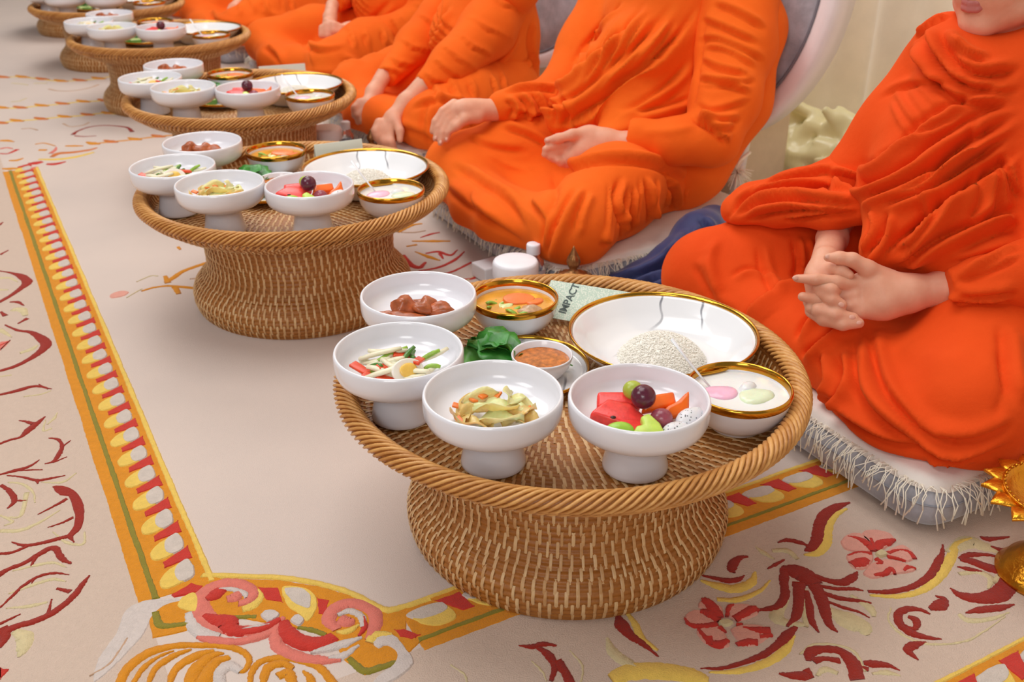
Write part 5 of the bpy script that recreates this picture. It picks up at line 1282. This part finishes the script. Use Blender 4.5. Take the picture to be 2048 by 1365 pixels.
# fifth and sixth
b5 = Body((-.985, 4.70), FD)
h = hand_vol(.005, .009); h.chain([(G(505, -25, 4.35), .026), (G(485, 0, 4.30), .024), (G(470, 15, 4.27), .024)], .015)
for i in range(4): h.chain([(G(462 + 6 * i, 14, 4.26), .0125), (G(455 + 8 * i, 28, 4.25), .011), (G(452 + 9 * i, 38, 4.26), .009)])
far_person('person in orange robe with a fist on knee behind the fourth table', b5, .010, [[(b5(-.02, .14, .45), .08), (G(575, -45, 4.45), .06), (G(500, -30, 4.35), .036)], [(b5(-.02, -.14, .45), .07), (b5(.14, -.22, .32), .055), (b5(.30, -.22, .25), .036)]], [h],
           [([(420,20),(440,45),(500,60)], .006, .016), ([(480,60),(530,50),(600,60)], .006, .016), ([(520,20),(560,40),(620,30)], .006, .016), ([(400,40),(430,60),(450,70)], .006, .016)], [], seed=31)
b6 = Body((-1.43, 5.44), FD)
h = hand_vol(.006, .009); h.chain([(G(395, -60, 5.1), .026), (G(370, -45, 5.02), .024)], .015)
far_person('farthest person in orange robe, only a knee showing at the top edge', b6, .012, [[(b6(-.02, .14, .45), .075), (b6(.10, .20, .33), .06), (G(400, -65, 5.1), .036)], [(b6(-.02, -.14, .45), .07), (b6(.14, -.22, .32), .055), (b6(.30, -.22, .25), .036)]], [h], [([(380,5),(410,10),(450,5)], .006, .02)], [], seed=41)

# ================= cushions with white fringed cloths
def velvet(name, a, b_, scale=14):
    m = NT(name); v = m.coords('Object')
    m.link(m.ramp(m.noise(v, scale, 5, .65), [(.32, lin(a)), (.68, lin(b_))]), m.p.inputs['Base Color']); m.bump(m.noise(v, 300, 2), .25, .001)
    setp(m.p, rough=.7, sheen=.6, sheenr=.4, spec=.2); return m.m
M_VEL = velvet('grey_velvet', (148, 150, 158), (196, 198, 206))
M_CLOTH = plain('white_cotton', (236, 228, 218), .03, 60, .3, 500, .001, rough=.9, spec=.1)
M_FRINGE = plain('fringe_thread', (246, 240, 222), .04, 200, rough=.9, spec=.1)
def cushion_mesh(Lu, Lv, h):
    bm = bmesh.new(); bmesh.ops.create_cube(bm, size=1.0); bmesh.ops.scale(bm, vec=(Lv, Lu, h), verts=bm.verts)
    ve = [e for e in bm.edges if abs(e.verts[0].co.z - e.verts[1].co.z) > h * .5]; bmesh.ops.bevel(bm, geom=ve, offset=.05, segments=6, affect='EDGES', profile=.5)
    he = [e for e in bm.edges if abs(e.verts[0].co.z - e.verts[1].co.z) < 1e-6 and len([f for f in e.link_faces if abs(f.normal.z) > .9]) == 1]
    bmesh.ops.bevel(bm, geom=he, offset=h * .42, segments=5, affect='EDGES', profile=.5); bmesh.ops.translate(bm, vec=(0, 0, h / 2), verts=bm.verts)
    me = bpy.data.meshes.new('cushion'); bm.to_mesh(me); bm.free(); me.polygons.foreach_set('use_smooth', [True] * len(me.polygons)); return me
LU, LV, CH = .66, .62, .072
ME_CU = cushion_mesh(LU, LV, CH); ME_CU.materials.append(M_VEL)
def seam_mesh():
    P = []; x, y, r = LV / 2 + .0005, LU / 2 + .0005, .05
    for cx, cy, a0 in ((x - r, y - r, 0), (-x + r, y - r, PI / 2), (-x + r, -y + r, PI), (x - r, -y + r, 1.5 * PI)):
        for a in np.linspace(a0, a0 + PI / 2, 6): P.append((cx + r * math.cos(a), cy + r * math.sin(a), CH * .62))
    P.append(P[0]); return mesh(*tube(P, .0014, 6, False))
ME_SEAM = seam_mesh(); ME_SEAM.materials.append(plain('velvet_seam', (150, 152, 160), .05, rough=.8))
def outline(w, l, r, n=6):
    P = []
    for cx, cy, a0 in ((w - r, l - r, 0), (-w + r, l - r, PI / 2), (-w + r, -l + r, PI), (w - r, -l + r, 1.5 * PI)):
        for a in np.linspace(a0, a0 + PI / 2, n): P.append((cx + r * math.cos(a), cy + r * math.sin(a)))
    return P
def cloth_mesh(w, l, z, rn):
    O = outline(w, l, .04); n = len(O); v, f = [], []
    D = []
    for i in range(n):     # densify
        a, b_ = np.array(O[i]), np.array(O[(i + 1) % n]); k = max(1, int(np.linalg.norm(b_ - a) / .03))
        for t in range(k): D.append(a + (b_ - a) * t / k)
    n = len(D); ring = [(1.0, -.010), (.985, .003), (.95, .006), (.6, .006), (.0, .006)]
    ph = rn.uniform(0, 6)
    for s, dz in ring[:-1]:
        for i, p in enumerate(D):
            wv = .003 * math.sin(i * .9 + ph) * (s > .9); v.append((p[0] * s, p[1] * s, z + dz + wv * .5))
    v.append((0, 0, z + .006))
    for k in range(len(ring) - 2):
        for i in range(n): j = (i + 1) % n; f.append((k * n + i, k * n + j, (k + 1) * n + j, (k + 1) * n + i))
    o = (len(ring) - 2) * n
    for i in range(n): f.append((o + i, o + (i + 1) % n, len(v) - 1))
    return mesh(v, f), D
def fringe_mesh(D, z, rn, density, sides):
    mb = MB(); n = len(D)
    for i in range(n):
        a, b_ = np.array(D[i]), np.array(D[(i + 1) % n]); out = np.array([b_[1] - a[1], a[0] - b_[0]]); L = np.linalg.norm(out); out /= L + 1e-9
        if not sides(a): continue
        for q in range(max(1, int(L * density))):
            p = a + (b_ - a) * rn.random(); ln = rn.choice([rn.uniform(.012, .03), rn.uniform(.03, .055)]); sw = rn.uniform(-.024, .024); tg = (b_ - a) / (L + 1e-9)
            pts = []
            for s in np.linspace(0, 1, 5):
                o = out * (-.006 + .030 * math.sin(s * 1.5)) + tg * sw * s + tg * .004 * math.sin(s * 7 + sw * 300); pts.append((p[0] + o[0], p[1] + o[1], z + .005 - .010 * s - max(0, s - .25) * ln * (0.6 + .5 * s) + .004 * math.sin(PI * s)))
            vv, ff = tube(pts, [.0009, .0009, .0008, .0008, .0012], 4); mb.add(vv, ff)
    return mb.mesh()
CU = [((.557, 1.0975), 0), ((.092, 1.862), .0), ((-.300, 2.700), .0), ((-.745, 3.525), 0), ((-1.2, 4.26), 0), ((-1.63, 5.0), 0)]
CLAB = ['in front, corner in full view', 'under the person in the centre', 'under the leaning person', 'under the person behind the third table', 'under the person behind the fourth table', 'at the far end of the row']
for i, (cn, _) in enumerate(CU):
    rn = random.Random(300 + i); c = np.array(cn) + U * LU / 2 + V * LV / 2; rz = math.atan2(V[1], V[0])
    e = tag(empty('floor_cushion', (c[0], c[1], 0), rz), 'grey velvet floor cushion ' + CLAB[i], 'cushion', 'grey velvet floor cushions')
    link('pad', ME_CU, None, e); link('seam', ME_SEAM, None, e)
    me, D = cloth_mesh(LV / 2 - .006, LU / 2 - .006, CH + .002, rn)
    t = tag(empty('seat_cloth', (c[0], c[1], 0), rz), 'white fringed cloth spread on the cushion ' + CLAB[i], 'cloth', 'white fringed seat cloths')
    link('sheet', me, M_CLOTH, t)
    fm = fringe_mesh(D, CH - .006, rn, [300, 260, 200, 150, 110, 80][i], lambda a: a[0] < -.22 or a[1] < -.22)
    tag(link('fringe', fm, M_FRINGE, t), kind='stuff')

# ================= chairs with oval backs
M_FRAME = plain('white_lacquer', (238, 232, 230), .02, rough=.35)
M_VEL2 = velvet('grey_velvet_back', (150, 150, 156), (190, 190, 196), 18)
def chair(p0, label, F=FD, base=True):
    F_, S_ = frame_of(F); e = tag(empty('oval_back_chair', (p0[0], p0[1], 0)), label, 'chair', 'oval backed chairs behind the people')
    A0, B0, z0 = .355, .375, .555
    def Q(a, z, d): return S_ * a + np.array([0, 0, z]) - F_ * (d + .10 * (z - .2))
    n = 72; v, f = [], []; prof = [(-.026, .004), (-.022, -.012), (-.010, -.018), (.010, -.018), (.022, -.012), (.026, .004), (.024, .050), (-.024, .050)]
    for i in range(n):
        a = 2 * PI * i / n
        for dr, dd in prof: v.append(Q((A0 + dr) * math.cos(a), z0 + (B0 + dr) * math.sin(a), dd))
    k = len(prof)
    for i in range(n):
        for j in range(k): f.append((i * k + j, i * k + (j + 1) % k, ((i + 1) % n) * k + (j + 1) % k, ((i + 1) % n) * k + j))
    me = mesh(v, f); bm = bmesh.new(); bm.from_mesh(me); bmesh.ops.recalc_face_normals(bm, faces=bm.faces); bm.to_mesh(me); bm.free(); link('back_frame', me, M_FRAME, e)
    v, f = [Q(0, z0, -.006)], []; R = 10
    for r in range(1, R + 1):
        for i in range(n):
            a = 2 * PI * i / n; s = r / R; dm = -.012 - .014 * (1 - s * s) if r < R else .006; v.append(Q((A0 - .022) * s * math.cos(a), z0 + (B0 - .022) * s * math.sin(a), dm))
    v[0] = tuple(Q(0, z0, -.026))
    for i in range(n): f.append((0, 1 + i, 1 + (i + 1) % n))
    for r in range(1, R):
        for i in range(n): a = 1 + (r - 1) * n; b_ = 1 + r * n; j = (i + 1) % n; f.append((a + i, b_ + i, b_ + j, a + j))
    o = len(v); v.append(tuple(Q(0, z0, .035)))
    for i in range(n):
        a = 2 * PI * i / n; v.append(Q((A0 - .022) * math.cos(a), z0 + (B0 - .022) * math.sin(a), .03)); 
    for i in range(n): f.append((o, o + 1 + (i + 1) % n, o + 1 + i))
    me = mesh(v, f); bm = bmesh.new(); bm.from_mesh(me); bmesh.ops.recalc_face_normals(bm, faces=bm.faces); bm.to_mesh(me); bm.free(); link('back_pad', me, M_VEL2, e)
    P = [Q((A0 - .024) * math.cos(a), z0 + (B0 - .024) * math.sin(a), -.013) for a in np.linspace(0, 2 * PI, 73)]
    link('piping', mesh(*tube(P, .0035, 6, False)), plain('grey_piping', (120, 122, 130), .05, rough=.7), e)
    rz = math.atan2(S_[1], S_[0])
    v, f = rbox(.30, .20, .27, .012, 3); me = mesh(v, f, False); o_ = link('seat_box', me, M_CREAM, e); o_.rotation_euler = (0, 0, rz); q = -F_ * (.065 + .10) - S_ * .06; o_.location = (q[0], q[1], .136)
    for s in (-1, 1):
        vv, ff = tube([Q(s * .15, .215, .03), Q(s * .15, .12, .03), Q(s * .15, .001, .03)], [.016, .015, .013], 10); link('leg', mesh(vv, ff), M_FRAME, e)
    return e
M_CREAM = plain('cream_lacquer', (226, 206, 176), .03, rough=.5)
chair((.469, 2.572), 'white oval backed chair with grey velvet behind the person in the centre')
chair((.058, 3.477), 'white oval backed chair with grey velvet farther back, beside the leaning person')

# ================= back wall hung with cream cloth
M_DRAPE = plain('cream_drape', (246, 230, 204), .05, 12, .2, 300, .002, rough=.6, sheen=.3)
M_SATIN = plain('cream_satin', (240, 230, 176), .04, 10, rough=.3, spec=.5, sheen=.2)
vW = float(np.array(TABLES[0]) @ V) + 1.62
v, f = [], []; us = np.linspace(-3.5, 9.5, 900); zs = np.linspace(0, 3.2, 8)
rn = random.Random(77); ph = [rn.uniform(0, 6) for _ in range(6)]
for z in zs:
    for u in us:
        d = .022 * math.sin(u * 21 + ph[0] + 1.2 * math.sin(u * 5 + ph[1])) + .012 * math.sin(u * 47 + ph[2] + .3 * z) + .01 * math.sin(u * 9 + ph[3])
        q = row_pt(u, vW - d); v.append((q[0], q[1], z))
n = len(us)
for j in range(len(zs) - 1):
    for i in range(n - 1): f.append((j * n + i, (j + 1) * n + i, (j + 1) * n + i + 1, j * n + i + 1))
tag(MB().add(v, f).build('wall_back', M_DRAPE), kind='structure')
# satin swag heaped along the foot of the wall
vol = Vol(.008, .010); vol.floor = .002; rn = random.Random(5)
u0 = float(np.array(gp(1800, 330)[:2]) @ U)
for i in range(260):
    u = rn.uniform(u0 - .35, u0 + 1.5); z = rn.uniform(.03, .17); o = .075 + .12 * (1 - z / .2) * rn.random()
    p = row_pt(u, vW - .10 - o); L = rn.uniform(.06, .16); a = rn.uniform(-.9, .9)
    q = row_pt(u + L * math.cos(a), vW - .10 - o - rn.uniform(-.03, .05))
    vol.cone((p[0], p[1], z), (q[0], q[1], max(.02, z + L * math.sin(a) * .6)), rn.uniform(.012, .030), rn.uniform(.008, .02))
for u in np.arange(u0 - .35, u0 + 1.5, .1):
    p = row_pt(u, vW - .15); vol.ell((p[0], p[1], .05), (.06, .06, .08))
c = Cloth(vol, 2)
c.rumple(.006, 40, 3)
tag(link('satin_swag', c.mesh(1), M_SATIN), 'crumpled cream satin heaped at the foot of the curtain wall', 'fabric')

# ================= navy cloth between the two nearest people
M_NAVY = plain('navy_cloth', (38, 48, 98), .12, 30, .3, 500, .001, rough=.65, sheen=.2, sheenr=.5)
vol = Vol(.005, .03); vol.floor = .003
vol.chain([(G(1225, 566, 2.075), .020), (G(1290, 556, 2.075), .034), (G(1350, 530, 2.09), .045), (G(1400, 480, 2.13), .055), (G(1425, 445, 2.19), .040)])
vol.chain([(G(1225, 572, 2.07), .014), (G(1340, 590, 2.02), .03), (G(1420, 560, 2.03), .05)]); vol.chain([(G(1350, 530, 2.09), .04), (G(1400, 560, 2.05), .05)])
c = Cloth(vol)
for q in [[(1210,562),(1290,545),(1350,505),(1385,450)], [(1240,575),(1310,560),(1370,530),(1420,480)], [(1330,520),(1370,500),(1410,450)], [(1290,590),(1340,570),(1380,540)], [(1400,430),(1420,470),(1400,520)]]: c.fold(q, .006, .010)
c.rumple(.003, 40, 9)
tag(link('folded_cloth', c.mesh(1), M_NAVY), 'navy blue cloth bunched between the two nearest people', 'cloth')

# ================= jars, bottles and lidded pots on the carpet
M_LID = plain('white_lid', (240, 240, 246), .02, rough=.4)
def glassy(name, rgb):
    m = NT(name); m.p.inputs['Base Color'].default_value = lin(rgb); setp(m.p, rough=.08, trans=.9, ior=1.4); return m.m
M_PET = glassy('clear_plastic', (240, 242, 246))
M_TISSUE = plain('jar_contents', (168, 140, 128), .35, 60, rough=.7)
M_BRONZE = plain('bronze', (150, 104, 64), .3, 60, .6, 90, .003, rough=.4, metal=.85)
def ribbed_lid(R, h, n=72):
    prof = [(R * .985, 0), (R, h * .08), (R, h * .80), (R * .96, h * .95), (R * .88, h * .995), (R * .5, h), (0, h)]
    v, f = lathe(prof, n, wob=lambda a, z: 1 + (.018 * (1 if int(a / (2 * PI) * n + .5) % 2 else -1) if 0 < z < h * .85 else 0)); return mesh(v, f)
def jar(p, label, R=.044):
    e = tag(empty('plastic_jar', (p[0], p[1], 0)), label, 'jar', 'white lidded jars')
    link('body', mesh(*lathe([(0, .001), (R * .80, .001), (R * .86, .006), (R * .88, .03), (R * .88, .070), (R * .80, .082), (R * .80, .094), (R * .77, .094), (R * .77, .082), (R * .85, .068), (R * .85, .03), (R * .82, .008), (0, .004)], 40)), M_PET, e)
    link('contents', mesh(*lathe([(0, .0055), (R * .78, .0055), (R * .82, .02), (R * .82, .06), (R * .7, .068), (0, .07)], 32)), M_TISSUE, e)
    link('lid', ribbed_lid(R, .034), M_LID, e, (0, 0, .086)); return e
def bottle(p, label):
    e = tag(empty('water_bottle', (p[0], p[1], 0)), label, 'bottle', 'small clear bottles')
    link('body', mesh(*lathe([(0, .002), (.026, .001), (.030, .006), (.030, .05), (.0285, .056), (.030, .062), (.030, .10), (.026, .118), (.016, .132), (.0145, .140), (.0145, .146)], 40)), M_PET, e)
    link('label_band', mesh(*lathe([(.0306, .064), (.0308, .066), (.0308, .096), (.0306, .098)], 40)), plain('paper_band', (226, 228, 236), .05, rough=.6), e)
    link('cap', ribbed_lid(.0175, .028, 60), M_LID, e, (0, 0, .140)); return e
def pot(p, label, s=1.0):
    e = tag(empty('lidded_pot', (p[0], p[1], 0)), label, 'pot', 'bronze lidded pots')
    link('bowl', mesh(*lathe([(0, .002), (.03 * s, .001), (.034 * s, .005), (.045 * s, .02), (.051 * s, .038), (.051 * s, .044), (.048 * s, .044), (.046 * s, .036), (0, .01)], 48)), M_BRONZE, e)
    ld = link('lid', mesh(*lathe([(.0505 * s, .0445), (.053 * s, .0465), (.053 * s, .050), (.049 * s, .055), (.040 * s, .067), (.027 * s, .076), (.014 * s, .080), (.009 * s, .083), (.0065 * s, .086), (.0095 * s, .090), (.0125 * s, .097), (.011 * s, .104), (.006 * s, .112), (.0022 * s, .120), (0, .124)], 48, wob=lambda a, z: 1 + (.05 * abs(math.sin(a * 6)) if z > .088 else 0))), M_BRONZE, e)
    mb = MB()
    for i in range(16):
        a = 2 * PI * i / 16
        for rr, z in ((.046, .0605), (.035, .0725)):
            q = []
            for t in np.linspace(0, 2 * PI, 9): q.append(((rr * s + .004 * math.cos(t)) * math.cos(a + .10 * math.sin(t)), (rr * s + .004 * math.cos(t)) * math.sin(a + .10 * math.sin(t)), z - .0033 * math.cos(t) * (1.0 if rr > .04 else .6)))
            mb.add(*tube(q, .0008, 4, False))
    link('engraving', mb.mesh(), M_BRONZE, ld); return e
jar(gp(1031, 518, .122), 'clear jar with ribbed white lid behind the front table')
_p = bottle(gp(1067, 487, .126), 'small clear bottle with white cap behind the jar at the front table'); _p.scale = (.80, .80, .75)
_p = pot(gp(1146, 556, .088), 'engraved bronze lidded pot with pointed knob behind the front table', 1.05); _p.scale = (1, 1, 1.25)
jar(gp(651, 256, .118), 'clear jar with white lid behind the second table')
_p = bottle(gp(690, 243, .126), 'small clear bottle with white cap behind the second table'); _p.scale = (.80, .80, .75)
pot(gp(744, 306, .055), 'bronze lidded pot with pointed knob behind the second table')
M_PAPER = plain('white_paper', (238, 238, 240), .02, rough=.8)
q = gp(985, 575, .0)
v, f = rbox(.075, .055, .032, .003, 2)
o = tag(MB().add(v, f).build('tissue_pack', M_PAPER, loc=(q[0], q[1] + .06, .017), rz=.6, smooth=False), 'small white paper pack beside the jar at the front table', 'tissue pack')

# ================= menu cards
def card_mat():
    m = NT('mint_card'); v = m.coords('Object')
    w = m.add('ShaderNodeTexVoronoi'); w.inputs['Scale'].default_value = 420; m.link(v, w.inputs['Vector'])
    m.link(m.ramp(w.outputs['Distance'], [(.25, lin(226, 230, 214)), (.6, lin(188, 206, 188))]), m.p.inputs['Base Color']); setp(m.p, rough=.6); return m.m
M_CARD = card_mat(); M_PLAINCARD = plain('pale_card', (224, 230, 216), .02, rough=.6); M_INK = plain('dark_ink', (70, 84, 80), .05, rough=.6)
A_, B_, C_, D_ = [np.array(q) for q in (gp(1086, 558, .2465), gp(1252, 584, .2465), gp(1196, 650, .2105), gp(1076, 632, .2105))]
ex = (B_ - A_); w_ = np.linalg.norm(ex); ex /= w_; ey = (A_ - D_); ey -= ex * (ey @ ex); h_ = np.linalg.norm(ey); ey /= h_; ez = np.cross(ex, ey)
card = tag(empty('menu_card', tuple(D_)), 'pale green patterned menu card lettered IMPACT on the front table', 'card')
R3 = Matrix((ex, ey, ez)).transposed().to_4x4(); card.rotation_euler = R3.to_euler()
v, f = rbox(w_, h_, .0012, .0003, 1, (w_ / 2, h_ / 2, 0)); link('sheet', mesh(v, f, False), M_CARD, card)
fc = bpy.data.curves.new('lettering', 'FONT'); fc.body = 'IMPACT'; fc.size = .0165; fc.extrude = .0002; fc.space_character = .95; fc.offset = .0003
tmp = bpy.data.objects.new('lettering', fc); COL.objects.link(tmp); dg = bpy.context.evaluated_depsgraph_get(); me = bpy.data.meshes.new_from_object(tmp.evaluated_get(dg)); bpy.data.objects.remove(tmp)
lt = link('lettering', me, M_INK, card); lt.rotation_euler = (0, 0, PI / 2 - .12); lt.location = (.040, .010, .0009)
def tent(ti, pa, pb, z, hgt, label):
    a, b_ = gp(*pa, z), gp(*pb, z); ex = b_ - a; w = np.linalg.norm(ex); rz = math.atan2(ex[1], ex[0])
    e = tag(empty('menu_card', tuple(a), rz), label, 'card', 'plain standing cards')
    for s in (1, -1):
        v, f = rbox(w, .0010, hgt, .0003, 1, (w / 2, 0, hgt / 2)); o = link('panel', mesh(v, f, False), M_PLAINCARD, e); o.rotation_euler = (.22 * s, 0, 0); o.location = (0, s * hgt * math.sin(.22), 0)
tent(1, (633, 345), (727, 332), .206, .062, 'plain pale card standing folded on the second table')
tent(2, (520, 160), (612, 153), .206, .04, 'plain pale card standing folded on the third table')

# ================= golden footed dish at the right edge
M_ORN = plain('ornate_gold', (222, 150, 40), .15, 60, .5, 160, .002, rough=.28, metal=.9)
e = tag(empty('gold_dish', (.682, 1.028, 0)), 'ornate golden footed dish with pointed petal rim at the right edge', 'dish')
link('foot', mesh(*lathe([(0, .003), (.052, .002), (.056, .0), (.057, .006), (.050, .012), (.046, .022), (.034, .032), (.024, .046), (.020, .062), (.025, .070), (.019, .078), (.026, .090), (.045, .100)], 48)), M_ORN, e)
link('bowl', mesh(*lathe([(.03, .094), (.050, .102), (.062, .112), (.070, .126), (.072, .130), (.069, .130), (.064, .122), (.054, .112), (.03, .106), (0, .105)], 64)), M_ORN, e)
for i in range(16):
    a = 2 * PI * i / 16 + .1; v, f = [], []; n = 7
    for s in np.linspace(0, 1, n):
        w = .0155 * (1 - s) ** .7 * (1 + .5 * math.sin(PI * s)); r = .066 + .030 * s; z = .124 + .012 * s - .014 * s * s
        for t in (-1, -.5, 0, .5, 1): v.append((r, t * w, z + .0022 * (1 - abs(t))))
    m_ = len(v); v += [(x, y, z - .0022) for x, y, z in v]
    for i_ in range(n - 1):
        for j in range(4): q = i_ * 5 + j; f.append((q, q + 5, q + 6, q + 1)); f.append((m_ + q, m_ + q + 1, m_ + q + 6, m_ + q + 5))
    for i_ in range(n - 1): f.append((i_ * 5, m_ + i_ * 5, m_ + i_ * 5 + 5, i_ * 5 + 5)); f.append((i_ * 5 + 4, i_ * 5 + 9, m_ + i_ * 5 + 9, m_ + i_ * 5 + 4))
    o = link('petal', mesh(v, f), M_ORN, e); o.rotation_euler = (0, 0, a)
mb = MB()
for i in range(48):
    a = 2 * PI * i / 48; vv, ff = blob(.0022, .0022, .002, 1, 0, 1); mb.add(xf(vv, (.069 * math.cos(a), .069 * math.sin(a), .131)), ff)
tag(mb.build('bead_ring', M_ORN, e), kind='stuff')
# ================= tassel hanging from the chair
q0, q1, q2 = G(1500, 305, 2.36), G(1478, 325, 2.34), G(1474, 345, 2.33)
e = tag(empty('tassel', tuple(q2)), 'cream thread tassel on a cord below the oval chair back', 'tassel')
link('cord', mesh(*tube(catmull([q0 - q2, q1 - q2, (0, 0, 0)], 6), .004, 8)), M_FRINGE, e)
rn = random.Random(4); mb = MB()
for i in range(90):
    d = np.array([rn.gauss(0, 1), rn.gauss(0, .6), rn.gauss(-.3, .7)]); d /= np.linalg.norm(d); L = rn.uniform(.02, .042)
    mb.add(*tube([(0, 0, 0), tuple(d * L * .5 + np.array([0, 0, .002])), tuple(d * L - np.array([0, 0, .006]))], [.0012, .0010, .0008], 4))
tag(mb.build('threads', M_FRINGE, e), kind='stuff')
